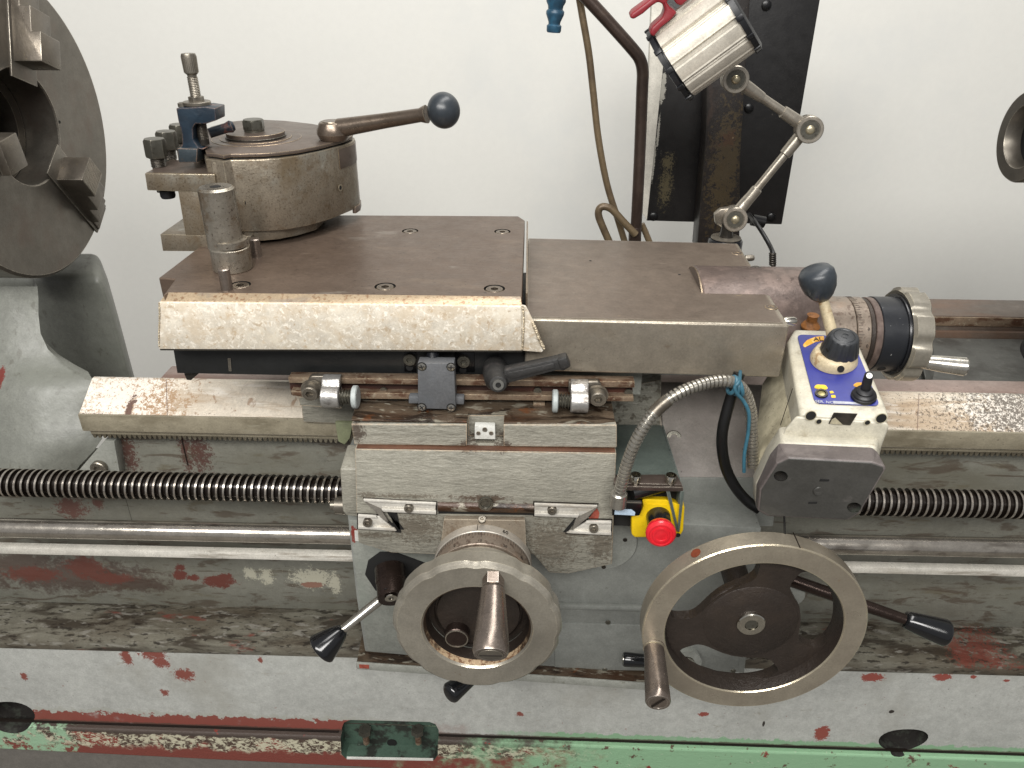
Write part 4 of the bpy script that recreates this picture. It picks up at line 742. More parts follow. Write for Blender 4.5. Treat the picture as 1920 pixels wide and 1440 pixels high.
# shaft bushing and small knob seen at the wheel
bu = mk('shaft_bushing', MB().torusprof([(0, .012), (0, .0205), (.004, .0215), (.010, .0215), (.010, .012)], P(1283, 1232, .744) + Vector((0, 0, 0)), -Y_, 40), 'inspection', cg, ang=30)
mk('bushing_shaft', MB().lathe([(0, .0125), (.022, .0125), (.023, .0115), (.023, 0)], P(1283, 1234, .744), -Y_, 30), 'bright', bu, ang=30)
s0 = P(1222, 1240, .70); s1 = P(1168, 1236, .70)
kb = mk('selector_knob', MB().lathe([(0, .0080), (.022, .0088), ((s1 - s0).length - .002, .0092), ((s1 - s0).length, .0078), ((s1 - s0).length, 0)], s0, s1 - s0, 24), 'black_grip', cg, ang=40)
mk('knob_screw', MB().lathe([(0, .0040), (.0006, .0040), (.0006, 0)], s1, s1 - s0, 14), 'chrome', kb)
mk('selector_stem', MB().lathe([(0, .0050), (.045, .0050)], s0 + Vector((-.001, 0, 0)), Vector((.5, 1, 0)), 14), 'dull_steel', cg)
# ================================================================== compound slide
YP = .74
zP = zz(567, YP) + .0015
cs = thing('compound_slide', 'brown topped compound slide with pale scraped steel front guard', 'compound slide', (0, .9, zP - .08))
top_ = [PZ(u, v, zP) for u, v in ((297, 521), (453, 402), (972, 405), (984, 413), (979, 556), (316, 548), (306, 553), (328, 523))]
pl = mk('top_plate', MB().slab(top_, (0, 0, -.030)), 'oxide', cs, bevel=.0022, seg=3)
# bevelled tan lip along the front edge
a0, a1, a2, a3 = PZ(312, 547, zP + .0002), PZ(977, 555, zP + .0002), P(979, 573, YP + .002), P(299, 565, YP + .002)
lip = [a0, a1, a2, a3]
mk('plate_lip', MB().loft([a0, a1, a2, a3], [p + Vector((0, .004, -.016)) for p in lip]), 'guard_lip', cs, bevel=.0012)
g = [P(u, v, YP) for u, v in ((297, 566.5), (977, 574.5), (979, 658), (297, 655))]
fg = mk('front_guard', MB().slab(g, (0, .0035, 0)), 'guard', cs, bevel=.0012)
mk('guard_hem', MB().slab([P(u, v, YP + .001) for u, v in ((298, 652), (979, 656), (979, 660), (301, 657))], (0, .012, 0)), 'dark_steel', cs)
gs = [P(977, 572, YP + .0002), P(986, 574, YP + .003), P(1001, 604, YP + .0005), P(1021, 655, YP - .004), P(1016, 661, YP - .004), P(979, 658, YP + .0005)]
mk('corner_gusset', MB().slab(gs, (0, .003, 0)), 'guard', cs, bevel=.001)
def weld(pts, r=.0016):
    q = spline([P(*p) for p in pts], 12); random.seed(3)
    mb = MB()
    for p in q:
        rr = r * (.8 + .5 * random.random()); mb.lathe([(-rr, 0), (-rr * .7, rr * .7), (0, rr), (rr * .7, rr * .7), (rr, 0)], p + Vector((0, 0, (random.random() - .5) * .0008)), X + Z * .3, 8)
    mk('weld_bead', mb, 'weld', cs, kind='stuff', ang=80)
weld([(980, 574, YP - .0008), (982, 600, YP - .0008), (981, 630, YP - .0008), (979, 656, YP - .0008)], .0010)
weld([(999, 605, YP - .001), (1006, 622, YP - .003), (1013, 640, YP - .004), (1020, 654, YP - .005)], .0016)
weld([(298, 568, YP - .0005), (299, 590, YP - .0005), (298, 620, YP - .0005), (298, 650, YP - .0005)], .0008)
for u, v in ((450, 534), (722, 537), (927, 541), (769, 433), (942, 434)):
    c = PZ(u, v, zP); r = .0098 if v > 500 else .0090
    cut(pl, MB().lathe([(-.009, r + .0018), (.01, r + .0018)], c, Z, 28), 'black_void')
    mk('socket_screw', MB().lathe([(-.012, r), (-.0012, r), (-.0002, r * .9), (-.0002, r * .5, 'h'), (-.006, r * .48, 'h'), (-.006, 0)], c, Z, 24), 'lever_steel', cs, ang=28)
    mk('socket_recess', MB().lathe([(-.0059, r * .47, 'h'), (-.0058, 0)], c, Z, 24), 'black_void', cs, smooth=False)
# right hand sheet cover
YC = .743
zC = zz(606, YC)
ct_ = [PZ(u, v, zC) for u, v in ((985, 598), (1481, 610), (1453, 567), (1384, 456), (989, 446))]
zCb = P(1300, 711, YC).z
rcov = mk('right_cover', MB().slab(ct_, (0, 0, zCb - zC)), 'cover', cs, bevel=.0028, seg=4)
mk('cover_skin', MB().slab([p + Vector((sx, sy, .0002)) for p, sx, sy in zip(ct_, (.002, -.006, -.005, -.004, .002), (.0048, .0048, 0, -.004, -.004))], (0, 0, .0004)), 'cover_top', cs)
mk('cover_flange', MB().slab([PZ(u, v, zC) for u, v in ((985.5, 590), (988.5, 590), (989.5, 448), (987, 447))], (0, 0, zP - zC - .0015)), 'oxide_top', cs)
for u, v in ((1446, 576), (1382, 475)):
    c = PZ(u, v, zC + .0006); mk('cover_screw', MB().lathe([(0, .0072), (.0008, .0066), (.0008, .0034, 'h'), (.0002, .0032, 'h'), (.0002, 0)], c, Z, 24), 'oxide_top', cs, ang=25)
for u, v in ((1107, 489), (1274, 515)): mk('cover_hole', MB().lathe([(0, .0016), (.0003, .0016), (.0003, 0)], PZ(u, v, zC + .0006), Z, 10), 'black_void', cs)
mk('lock_pin', MB().lathe([(0, .0042), (.008, .0042), (.011, .003), (.0118, 0)], PZ(1398, 484, zC - .004), Vector((1, -.1, .1)), 16), 'dull_steel', cs)
mk('lock_pin', MB().lathe([(0, .0050), (.010, .0050), (.013, .0034), (.0138, 0)], PZ(1470, 603, zC - .004), Vector((1, -.1, .1)), 16), 'bright', cs)
# black side strip below the guard
sp_ = [P(u, v, .768) for u, v in ((322, 640), (988, 640), (988, 712), (800, 709), (332, 700))]
st = mk('side_strip', MB().slab(sp_, (0, .22, 0)), 'strip_black', cs, bevel=.001)
mk('strip_notch', MB().slab([P(u, v, .775) for u, v in ((345, 700), (372, 701), (358, 713), (350, 712))], (0, .02, 0)), 'dark_steel', cs)
mk('witness_mark', MB().slab([P(u, v, .7674) for u, v in ((427, 672), (432, 672), (434, 696), (429, 696))], (0, .0008, 0)), 'dull_steel', cs)
mk('slide_core', MB().box((px(985, 640, .80), .80, zz(735, .80)), (px(1210, 640, .80), .98, zCb + .02)), 'paint', cs)
for u0, u1 in ((758, 780), (852, 890)):
    mk('switch_bracket', MB().slab([P(u, v, .7668) for u, v in ((u0, 660), (u1, 661), (u1, 698), (u0, 697))], (0, .002, 0)), 'black_gloss', cs, bevel=.0005)
for u, v in ((769, 672), (870, 676)): socket('bracket_screw', P(u, v, .7668), -Y_, .0072, .005, 'dark_bolt', cs)
for u, v in ((768, 689), (868, 694)): mk('bracket_slot', MB().lathe([(0, .004), (.0004, .004), (.0004, 0)], P(u, v, .7667), -Y_, 16), 'black_void', cs)
mk('strip_hole', MB().lathe([(0, .0062), (.0005, .0062), (.0005, 0)], P(914, 684, .7679), -Y_, 20), 'black_void', cs)
# end bracket, collars and handwheel on the screw axis
AY = .88; AZ = P(1400, 622, AY).z; AXp = lambda u, v: P(u, v, AY - .05).x
ca = Vector((0, AY, AZ))
def xat(u, v=622, y=AY - .04): return P(u + 8, v, y).x
def ax_(u): return Vector((xat(u), AY, AZ))
rB = .082
ang = [pi * k / 24 for k in range(25)]
xb0 = xat(1412, 560, AY - .03); xb1 = xat(1532, 560, AY - .03)
prof = [(AY + rB * cos(a), AZ + rB * sin(a) * .98) for a in ang]; prof += [(AY - rB, AZ - .004), (AY + rB, AZ - .004)]
mk('end_bracket', yz(MB(), prof, xb0 - .068, xb1), 'bracket', cs, bevel=.003, seg=3)
mk('bracket_face', yz(MB(), [(AY + (rB - .001) * cos(a), AZ + (rB - .001) * sin(a) * .98) for a in ang], xb0 - .0690, xb0 - .0675), 'oxide_top', cs)
bh = PZ(1418, 508, AZ + rB * .93); mk('bracket_hole', MB().torusprof([(0, .0052), (0, .0085), (.0015, .0085), (.0015, .0052)], bh, Vector((0, -.35, 1)), 24), 'dark_steel', cs)
mk('bracket_hole_core', MB().lathe([(0, .0054), (.0008, .0054), (.0008, 0)], bh, Vector((0, -.35, 1)), 20), 'black_void', cs)
mk('bracket_base', MB().box((xb0 - .02, AY - .05, AZ - .03), (xb1 + .012, AY + .06, AZ - .0045)), 'cast_dark', cs, bevel=.002)
rn = mk('rusty_oiler', MB().lathe([(0, .010), (.002, .0105), (.006, .008), (.008, .0058), (.014, .0055), (.016, .0066), (.018, 0)], P(1519, 614, .805), Vector((0, -.1, 1)), 28), 'rust_knob', cs, ang=40)
RC = .0455
def ring(name, u0, u1, r, mat, par=cs, n=64, pr=None):
    a = ax_(u0); b = ax_(u1); L = (b - a).length
    return mk(name, MB().lathe(pr or [(0, r - .0008), (.0008, r), (L - .0008, r), (L, r - .0008), (L, 0)], a, X, n), mat, par, ang=30)
ring('fixed_collar', 1528, 1599, RC, 'dial_brown')
dc = ring('graduated_collar', 1600.5, 1627, RC - .0002, 'dial_brown')
ring('spacer_ring', 1628, 1637, RC - .0018, 'cast_dark')
ring('knurled_ring', 1637, 1650, RC - .0004, 'bracket')
gp = ring('grip_drum', 1650, 1704, RC + .0006, 'grip_slate')
mb = MB(); xg = ax_(1600.5).x
for i in range(80):
    a = 2 * pi * i / 80; L = .0072 if i % 5 == 0 else .0046; e = Vector((0, -cos(a), sin(a))); t = X.cross(e)
    mb.obox(Vector((xg + .001 + L / 2, AY, AZ)) + e * (RC - .0001), Matrix((X, t, e)).transposed(), (L, .00036, .0003))
mk('graduation_marks', mb, 'mark', dc, kind='stuff', smooth=False)
for a, s_ in ((.55, '9'), (.1, '0'), (-.25, '1')):
    e = Vector((0, -cos(a), sin(a))); t = X.cross(e); text('collar_numeral', s_, Vector((xg + .0125, AY, AZ)) + e * (RC - .0001), Matrix((X, t, e)).transposed(), .0055, 'mark', dc)
mk('drum_hole', MB().lathe([(0, .005), (.0006, .005), (.0006, 0)], ax_(1668) + Vector((0, -cos(.75), -sin(.75))) * (RC + .0004), Vector((0, -cos(.75), -sin(.75))), 18), 'black_void', gp)
scal2 = lambda a: 1 - .075 * max(0, cos(a * 9 + .6)) ** 1.6
xw0 = ax_(1699).x; Lw = ax_(1740).x - xw0; RWh = .0580
hw3 = mk('compound_handwheel', MB().lathe([(0, .030), (Lw * .7, .030), (Lw * .7, 0)], Vector((xw0, AY, AZ)), X, 48), 'nickel', cs)
mk('rim', MB().torusprof([(0, RWh - .004), (.003, RWh, scal2), (Lw - .003, RWh, scal2), (Lw, RWh - .005, scal2), (Lw, .03), (.004, .03), (.004, .044)], Vector((xw0, AY, AZ)), X, 128), 'nickel', hw3, ang=30)
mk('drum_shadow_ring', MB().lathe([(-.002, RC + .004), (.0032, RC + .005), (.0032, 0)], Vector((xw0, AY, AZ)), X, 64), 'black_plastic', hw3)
h0 = P(1728, 678, .835); h1 = P(1812, 688, .825); mk('crank_handle', MB().lathe([(0, .0080), (.02, .0098), ((h1 - h0).length - .002, .0112), ((h1 - h0).length, .0098), ((h1 - h0).length, 0)], h0, h1 - h0, 32), 'bright', hw3, ang=35)
# ================================================================== stop rail, buffers and limit switch
sr = thing('stop_rail', 'rusty slotted steel rail carrying two spring buffers below the guard', 'stop rail', (0, .75, zz(735, .75)))
YR = .745
def rl(pts, y, d): return MB().slab([P(u, v, y) for u, v in pts], (0, d, 0))
mk('upper_flange', rl(((540, 708), (1190, 716), (1190, 727), (542, 718)), YR, .014), 'rail', sr, bevel=.0006)
mk('lower_flange', rl(((545, 733), (575, 735), (1188, 744), (1188, 753), (600, 747), (548, 742)), YR, .014), 'rail', sr, bevel=.0006)
mk('slot_floor', rl(((542, 712), (1186, 720), (1186, 750), (546, 740)), YR + .010, .004), 'slot_rust', sr)
mk('rail_web', rl(((560, 744), (640, 748), (640, 766), (562, 760)), .79, .02), 'hammered', sr)
mk('rail_gap_block', rl(((700, 748), (1040, 752), (1040, 770), (700, 766)), .775, .04), 'black_void', sr)  # black block filling the dark gap under the rail
for u in (1008, 1178, 720): mk('rail_screw', MB().lathe([(0, .0045), (.003, .0045), (.003, 0)], P(u, 732 if u < 1100 else 735, YR + .009), -Y_, 18), 'dark_bolt', sr)
mk('rail_block', rl(((1000, 756), (1022, 757), (1022, 773), (999, 772)), .748, .014), 'rail', sr, bevel=.0008)
def buffer(label, u, s_, v):   # s_ = direction in which the buffer points
    t = thing('spring_buffer', label, 'stop', tuple(P(u, v, .735)), 'spring buffers clamped on the stop rail')
    wd = 36
    def Q(du, dv, y): return P(u + s_ * du, v + dv, y)
    body = [Q(-4, -26, .738), Q(wd, -26, .738), Q(wd, -4, .738), Q(-4, -4, .738)]
    mk('clamp_body', MB().slab([Q(-24, -24, .741), Q(-18, -30, .741), Q(38, -29, .741), Q(38, -8, .741), Q(-24, -6, .741)], (0, .008, 0)), 'dull_steel', t, bevel=.0015)
    # curled lug: rounded front
    A_ = Q(0, 8, .724).x; B_ = Q(wd - 2, 8, .724).x; c = Q(0, 8, .731)
    mk('lug', MB().lathe([(0, .0115), (.001, .0125), (abs(B_ - A_) - .001, .0125), (abs(B_ - A_), .0115), (abs(B_ - A_), 0)], Vector((A_, c.y, c.z)), X * s_, 40), 'cast_alu', t, ang=30)
    mk('lug_neck', MB().slab([Vector((A_, .7245, c.z)), Vector((B_, .7245, c.z)), Vector((B_, .7345, c.z + .019)), Vector((A_, .7345, c.z + .019))], (0, .010, .002)), 'cast_alu', t, bevel=.0012)
    x2 = B_; thread('spring', Vector((x2, c.y, c.z)), X * s_, .0135, .0088, .0032, 'dark_bolt', t, dep=.35)
    mk('buffer_disc', MB().lathe([(0, .0118), (.0010, .0128), (.0052, .0128), (.0062, .0112), (.0062, 0)], Vector((x2 + s_ * .0135, c.y, c.z)), X * s_, 36), 'pale_rubber', t, ang=30)
    sc = Q(-17, -3, .733); mk('washer', MB().lathe([(0, .0125), (.003, .0125), (.003, 0)], Q(-15, -6, .741), Vector((0, -1, -.15)), 30), 'dull_steel', t)
    socket('clamp_screw', Q(-17, -4, .738), Vector((-.0, -1, -.15)), .0092, .009, 'dull_steel', t)
buffer('spring buffer with worn aluminium lug at the left end of the rusty rail, pointing right', 601, 1, 735)
buffer('spring buffer with bright aluminium lug at the right end of the rusty rail, pointing left', 1104, -1, 745)
ls = thing('limit_switch', 'grey rectangular limit switch box with four corner screws', 'switch box', tuple(P(820, 725, .72)))
bx = [P(u, v, .728) for u, v in ((783, 681), (851, 682), (855, 768), (784, 766))]
mk('box', MB().slab(bx, (0, .016, 0)), 'switch_grey', ls, bevel=.0009)
for u, v in ((791, 687), (846, 688), (791, 763), (846, 764)):
    c = P(u, v, .728); s_ = mk('corner_screw', MB().lathe([(-.001, .0042), (.0012, .0042), (.0018, .003), (.0018, 0)], c, -Y_, 18), 'chrome', ls, ang=30)
    R = Matrix.Rotation(random.random() * 1.5, 3, 'Y'); mk('cross_slot', MB().obox(c - Y_ * .0018, R, (.0055, .0008, .0010)).obox(c - Y_ * .0018, R, (.0010, .0009, .0055)), 'black_void', s_, smooth=False)
    mk('screw_recess', MB().torusprof([(0, .0042), (0, .0052), (.0003, .0052), (.0003, .0042)], c - Y_ * .0001, -Y_, 24), 'black_void', ls)
mk('side_tab', rl(((766, 744), (786, 744), (786, 757), (766, 757)), .732, .010), 'switch_grey', ls, bevel=.0012)
mk('side_tab', rl(((853, 745), (870, 746), (870, 759), (853, 758)), .732, .010), 'switch_grey', ls, bevel=.0012)
mk('cable_gland', MB().lathe([(0, .007), (.012, .007), (.012, .005), (.03, .005)], P(812, 676, .745), Vector((-.1, .9, 1)), 18), 'black_plastic', ls)
# clamping lever
cl = thing('clamp_lever', 'charcoal adjustable clamping lever on the black side strip', 'lever', tuple(P(935, 705, .75)))
a = P(928, 690, .762); b = P(934, 721, .712); d = b - a; L = d.length
mk('hub', MB().lathe([(0, .0135), (L * .3, .0145), (L * .72, .0135), (L * .86, .0098), (L * .99, .0090), (L, .0075), (L, 0)], a, d, 32), 'lever_grey', cl, ang=40)
mk('hub_screw', MB().torusprof([(0, .0028), (0, .0060), (.0024, .0060), (.0024, .0030)], b + d.normalized() * -.0006, d, 24), 'chrome', cl)
mk('hub_screw_socket', MB().lathe([(0, .003, 'h'), (.0008, .003, 'h'), (.0008, 0)], b, d, 24), 'black_void', cl)
arm = [((948, 692), (950, 724)), ((1036, 678), (1040, 700))]
A = [P(u, v, .722) for u, v in ((944, 694), (1040, 674), (1062, 669), (1071, 688), (1056, 697), (1045, 695), (958, 718), (946, 722))]
mk('arm', MB().slab(A, (0, .012, 0)), 'lever_grey', cl, bevel=.0022, seg=2)
mk('arm_rib', MB().slab([P(u, v, .7205) for u, v in ((950, 700), (1038, 681), (1042, 690), (956, 712))], (0, .002, 0)), 'lever_grey', cl, bevel=.0012)
mk('arm_tip', MB().slab([P(u, v, .7195) for u, v in ((1044, 675), (1062, 670), (1070, 688), (1052, 694))], (0, .0145, 0)), 'lever_grey', cl, bevel=.002)
# ================================================================== tool post
zT = zP + .1045
tp = thing('tool_post', 'speckled brown steel quick change tool post with round top and ball lever', 'tool post', tuple(PZ(530, 300, zP)))
outline = ((385, 298), (404, 300), (418, 303), (432, 300), (453, 300), (490, 299), (521, 297), (560, 292), (600, 284), (633, 275), (655, 268), (663, 264), (665, 258), (650, 252), (588, 240), (538, 234), (480, 231), (430, 236), (395, 246), (375, 262))
top = [PZ(u, v, zT) for u, v in outline]
cx_ = sum((p.x for p in top)) / len(top); cy_ = sum((p.y for p in top)) / len(top)
tb = mk('post_body', MB().slab(top, (0, 0, -(.1045 - .0185))), 'steel_post', tp, bevel=.0014, ang=30)
low = [Vector((cx_ - .012 + (p.x - cx_) * (.93 if p.x > cx_ else 1), cy_ + (p.y - cy_) * .97, p.z - .084)) for p in top if p.x < PZ(612, 285, zT).x]
mk('post_base', MB().slab(low, (0, 0, -.0155)), 'steel_post', tp, bevel=.001, ang=30)
pc_ = PZ(505, 263, zT); mk('swivel_disc', MB().lathe([(0, .060), (.003, .060), (.003, 0)], Vector((pc_.x, pc_.y, zP)), Z, 64), 'bright', tp)
tpl = [Vector((cx_ + (p.x - cx_) * .985, cy_ + (p.y - cy_) * .965, zT + .0022)) for p in top]
mk('shadow_gap', MB().slab([Vector((cx_ + (p.x - cx_) * .96, cy_ + (p.y - cy_) * .94, zT)) for p in top], (0, 0, .0022)), 'black_void', tp)
mk('post_top', MB().slab(tpl, (0, 0, .0042)), 'oxide_top', tp, bevel=.0008, ang=30)
zt2 = zT + .0064
dcn = PZ(482, 259, zt2)
for r, h0_, h1_, m_ in ((.0555, 0, .0007, 'oxide_top'), (.0445, 0, .0016, 'oxide_top'), (.0375, .0016, .0042, 'dark_steel'), (.0362, .0046, .0086, 'oxide_top')):
    mk('top_disc', MB().lathe([(h0_ - .001, r), (h1_ - .0004, r), (h1_, r - .0004), (h1_, 0)], Vector((dcn.x - .001 * (r < .05), dcn.y, zt2)), Z, 72), m_, tp, ang=30)
bz = Vector((dcn.x - .002, dcn.y, zt2 + .0086))
mk('bolt_washer', MB().lathe([(0, .0125), (.0022, .0125), (.0022, 0)], bz, Z, 32), 'dark_bolt', tp)
hexbolt('centre_bolt', bz + Z * .0022, Z, .0138, .0125, 'dark_bolt', tp, up=Vector((.4, 1, 0)))
for u, v in ((462, 380), (638, 352)):
    c = P(u, v, 0.93 if u < 500 else .985)
    # seat the dimples on the curved face
    best = min(range(len(top) - 1), key=lambda i: abs((proj_u := (top[i].x + top[i + 1].x) / 2) - c.x) + (top[i].y > cy_) * 9)
    t = (c.x - top[best].x) / ((top[best + 1].x - top[best].x) or 1); y = top[best].y + (top[best + 1].y - top[best].y) * t
    e = (top[best + 1] - top[best]).normalized(); nrm = Vector((e.y, -e.x, 0))
    if nrm.y > 0: nrm = -nrm
    c = P(u, v, y); mk('side_hole', MB().torusprof([(0, .0028), (0, .0045), (.0005, .0045), (.0005, .0028)], c, nrm, 20), 'steel_post', tp); mk('side_hole_core', MB().lathe([(0, .0030), (.0003, .0030), (.0003, 0)], c, nrm, 16), 'black_void', tp)
# nose cover strip at the right end
nb = [i for i, (u, v) in enumerate(outline) if u in (633, 655, 663, 665)]
nf = [top[i] for i in nb]
mk('nose_pad', MB().slab([nf[0] + Vector((0, -.0008, -.003)), nf[1] + Vector((.0004, -.0008, -.003)), nf[2] + Vector((.0008, -.0004, -.003)), nf[3] + Vector((.0008, 0, -.003)), nf[3] - X * .004 + Vector((0, 0, -.003)), nf[0] + Vector((0, .004, -.003))], (0, 0, -.026)), 'oxide_top', tp, bevel=.0006)
mk('nose_pad', MB().slab([nf[1] + Vector((-.004, -.0010, -.083)), nf[1] + Vector((.0004, -.0010, -.083)), nf[2] + Vector((.001, -.0006, -.083)), nf[3] + Vector((.001, 0, -.083)), nf[3] + Vector((-.006, .001, -.083)), nf[1] + Vector((-.005, .004, -.083))], (0, 0, -.009)), 'oxide_top', tp, bevel=.0006)
# lever
lc = PZ(627, 262, zt2); lvp = mk('lever_hub', MB().lathe([(0, .0165), (.002, .0185), (.008, .0210), (.014, .0205), (.021, .0172), (.0222, .0158), (.0222, .0140), (.0215, .0138), (.0232, .0130), (.0232, 0)], Vector((lc.x, lc.y, zt2)), Z, 40), 'lever_steel', tp, ang=24)
h0 = P(636, 240, lc.y - .004); h1 = P(800, 214, lc.y - .03); d = h1 - h0
mk('lever_arm', MB().lathe([(0, .0115), (d.length * .5, .0092), (d.length * .93, .0082), (d.length * .97, .0100), (d.length, .0108)], h0, d, 24), 'lever_steel', lvp, ang=40)
kc = P(832, 207, lc.y - .036); kd = d.normalized()
mk('ball_knob', MB().lathe([(-.0195 * cos(pi * k / 20) * 1.0, .0205 * 1.03 * max(sin(pi * k / 20), 0)) for k in range(21)], kc, kd, 36), 'grey_knob', lvp, ang=80)
# ================================================================== tool holder clamped on the left of the post
YH = top[1].y - .004
th = thing('tool_holder', 'speckled steel tool holder with square headed bolts on the left of the tool post', 'tool holder', tuple(P(340, 470, YH)))
def HP(pts, dy=0): return [P(u, v, YH + dy) for u, v in pts]
zA = P(335, 325, YH).z
arm_ = HP(((271, 325), (404, 326), (404, 361), (275, 356)))
def flatprism(pts, depth): return MB().slab(pts, (0, depth, 0))
mk('holder_arm', flatprism(HP(((271, 325), (402, 327), (407, 362), (276, 357))), .072), 'steel_post', th, bevel=.0010)
mk('holder_body', flatprism(HP(((333, 356), (406, 360), (470, 470), (352, 467)), .0006), .072), 'steel_post', th, bevel=.0010)
mk('holder_foot', flatprism(HP(((300, 439), (470, 443), (470, 472), (305, 471)), .0004), .072), 'steel_post', th, bevel=.0010)
mk('holder_top', MB().slab([p + Vector((sx, sy, .0002)) for p, sx, sy in ((P(271, 325, YH), .0015, .0012), (P(402, 327, YH), -.001, .0012), (P(402, 327, YH), -.001, .070), (P(271, 325, YH), .0015, .070))], (0, 0, .0004)), 'oxide_top', th)
cham = P(410, 300, YH); mk('holder_back', flatprism(HP(((398, 305), (420, 303), (424, 470), (404, 466)), .004), .05), 'steel_post', th, bevel=.0012)
ztop = P(271, 325, YH).z
for k, (u, v) in enumerate(((298, 313), (319, 297), (343, 282))):
    c = PZ(u, v, ztop); bo = mk('clamp_bolt', MB().lathe([(-.03, .0075), (.0102, .0075), (.0102, .0088), (.012, .0122, 'h'), (.0145, .0128, 'h'), (.031, .0128, 'h'), (.0335, .0112), (.0335, 0)], c, Z + X * .03, 24, up=Vector((.5, 1, 0))), 'dark_bolt', th, ang=25)
    thread('bolt_thread', c, Z + X * .03, .0102, .0088, .0018, 'dark_steel', bo)
mk('bolt_end', MB().lathe([(0, .0088), (.006, .0090), (.009, .0078), (.009, 0)], P(313, 357, YH + .022), -Z, 20), 'rubber', th)
sp2 = PZ(374, 303, ztop); mk('guide_pin', MB().lathe([(0, .0062), (.020, .0062), (.0222, .0048), (.0224, 0)], sp2, Z, 20), 'steel_post', th, ang=30)
# blue clamp with knurled stud
bc = thing('blue_clamp', 'navy blue chipped clamp with a knurled threaded stud on the tool holder', 'clamp', tuple(P(360, 300, YH + .03)))
YB = YH + .016
ft = [P(u, v, YB) for u, v in ((332, 278), (370, 279), (369, 305), (335, 305))]
mk('clamp_foot', MB().slab(ft, (0, .03, 0)), 'clamp_foot', bc, bevel=.001)
fr = [P(u, v, YB + .006) for u, v in ((330, 203), (383, 200), (404, 203), (405, 226), (387, 232), (366, 232), (361, 240), (362, 262), (372, 277), (382, 280), (336, 280), (342, 270), (341, 250), (334, 226))]
mk('clamp_body', MB().slab(fr, (0, .030, 0)), 'blue_clamp', bc, bevel=.0022, seg=3)
sa = P(382, 262, YB + .022); stt = P(357, 112, YB + .022); 
zb = P(370, 197, YB + .022)
stud = mk('knurled_stud', MB().lathe([(0, .0062), (.0345, .0062)], Vector((zb.x, zb.y, zb.z - .045)), Z, 18), 'dark_steel', bc)
thread('stud_thread', Vector((zb.x, zb.y, zb.z - .038)), Z, .036, .0068, .0018, 'dark_steel', stud)
mk('stud_flange', MB().lathe([(-.002, .0130), (0, .0150), (.0008, .0158), (.0038, .0158), (.0045, .0150), (.0045, .0088, 'h'), (.0095, .0088, 'h'), (.0098, .0078), (.0098, 0)], zb, Z, 36), 'dull_steel', stud, ang=28)
thread('stud_thread', zb + Z * .0095, Z, .0215, .0062, .0018, 'dull_steel', stud)
kn_ = mk('stud_knurl', MB().lathe([(0, .0052), (.002, .0052), (.0045, .0078), (.0225, .0084), (.0250, .0075), (.0255, 0)], zb + Z * .031, Z, 30), 'dull_steel', stud, ang=40)
mb = MB()
for i in range(26):
    a = 2 * pi * i / 26; e = Vector((cos(a), sin(a), 0)); t = Z.cross(e); mb.obox(zb + Z * .0445 + e * .0081, Matrix((e, t, Z)).transposed() @ Matrix.Rotation(.03, 3, 'Y'), (.0006, .0008, .017))
mk('knurl_ridges', mb, 'dull_steel', kn_, kind='stuff', smooth=False)
mk('clamp_nub', MB().lathe([(0, .006), (.004, .006), (.005, .004), (.005, 0)], P(344, 200, YB + .022), Z, 16), 'dull_steel', bc)
q0 = P(392, 250, YB + .045); q1 = P(424, 240, YB + .055)
mk('rear_ear', MB().lathe([(0, .006), ((q1 - q0).length, .006), ((q1 - q0).length + .006, .0075), ((q1 - q0).length + .010, .005), ((q1 - q0).length + .011, 0)], q0, q1 - q0, 16), 'blue_clamp', bc)
# ================================================================== loose steel pieces standing on the plate
c0 = PZ(436, 503, zP)
po = thing('steel_post', 'speckled steel round post with a flat milled side standing on the brown plate', 'post', (c0.x, c0.y, zP))
zt_p = P(405, 348, c0.y + .004).z
Hp = zt_p - zP; r_ = .0200
mk('post_foot', MB().lathe([(0, r_ + .0012), (.0012, r_ + .002), (.0255, r_ + .002), (.027, r_), (.027, 0)], Vector((c0.x + .001, c0.y, zP)), Z, 48), 'post_pin', po, ang=30)
mk('post_stem', MB().lathe([(.026, r_ - .0008), (Hp - .0022, r_ - .0008), (Hp, r_ - .003), (Hp, .0062), (Hp - .004, .0055), (Hp - .004, 0)], Vector((c0.x - .003, c0.y, zP)), Z, 48), 'post_pin', po, ang=30)
mk('post_bore', MB().lathe([(Hp - .0039, .0056), (Hp + .0002, .0056), (Hp + .0002, 0)], Vector((c0.x - .003, c0.y, zP)), Z, 20), 'black_void', po)
mk('post_side', MB().lathe([(.028, r_ - .001), (Hp - .058, r_ - .001), (Hp - .058, r_ - .006)], Vector((c0.x + .0030, c0.y - .002, zP)), Z, 40), 'post_pin', po, ang=30)
for u, v, ut, vt, lab in ((482, 481, 476, 447, 'short steel pin standing right of the speckled post'), (426, 543, 419, 503, 'short steel pin standing in front of the speckled post')):
    b = PZ(u, v, zP); t = P(ut, vt, b.y); H_ = t.z - zP
    o = mk('steel_pin', MB().lathe([(0, .0062), (H_ - .001, .0062), (H_, .0052), (H_, 0)], b, Z, 20), 'handle_steel', None, ang=30, loc=(b.x, b.y, zP))
    tagged(o, lab, 'pin', 'short steel pins on the plate')
# ================================================================== control box
cb = thing('control_box', 'cream control box with violet blue panel, knob and joystick above a dark grey cap', 'control box', tuple(P(1540, 800, .66)))
YX = .665
def CP(u, v, dy=0.0):  # points of the box front, which is turned about 14 degrees: the right end is nearer
    x = px(u, v, YX); return P(u, v, YX + dy - (x - px(1500, v, YX)) * .24)
def CPL(pts, dy=0.0): return [CP(u, v, dy) for u, v in pts]
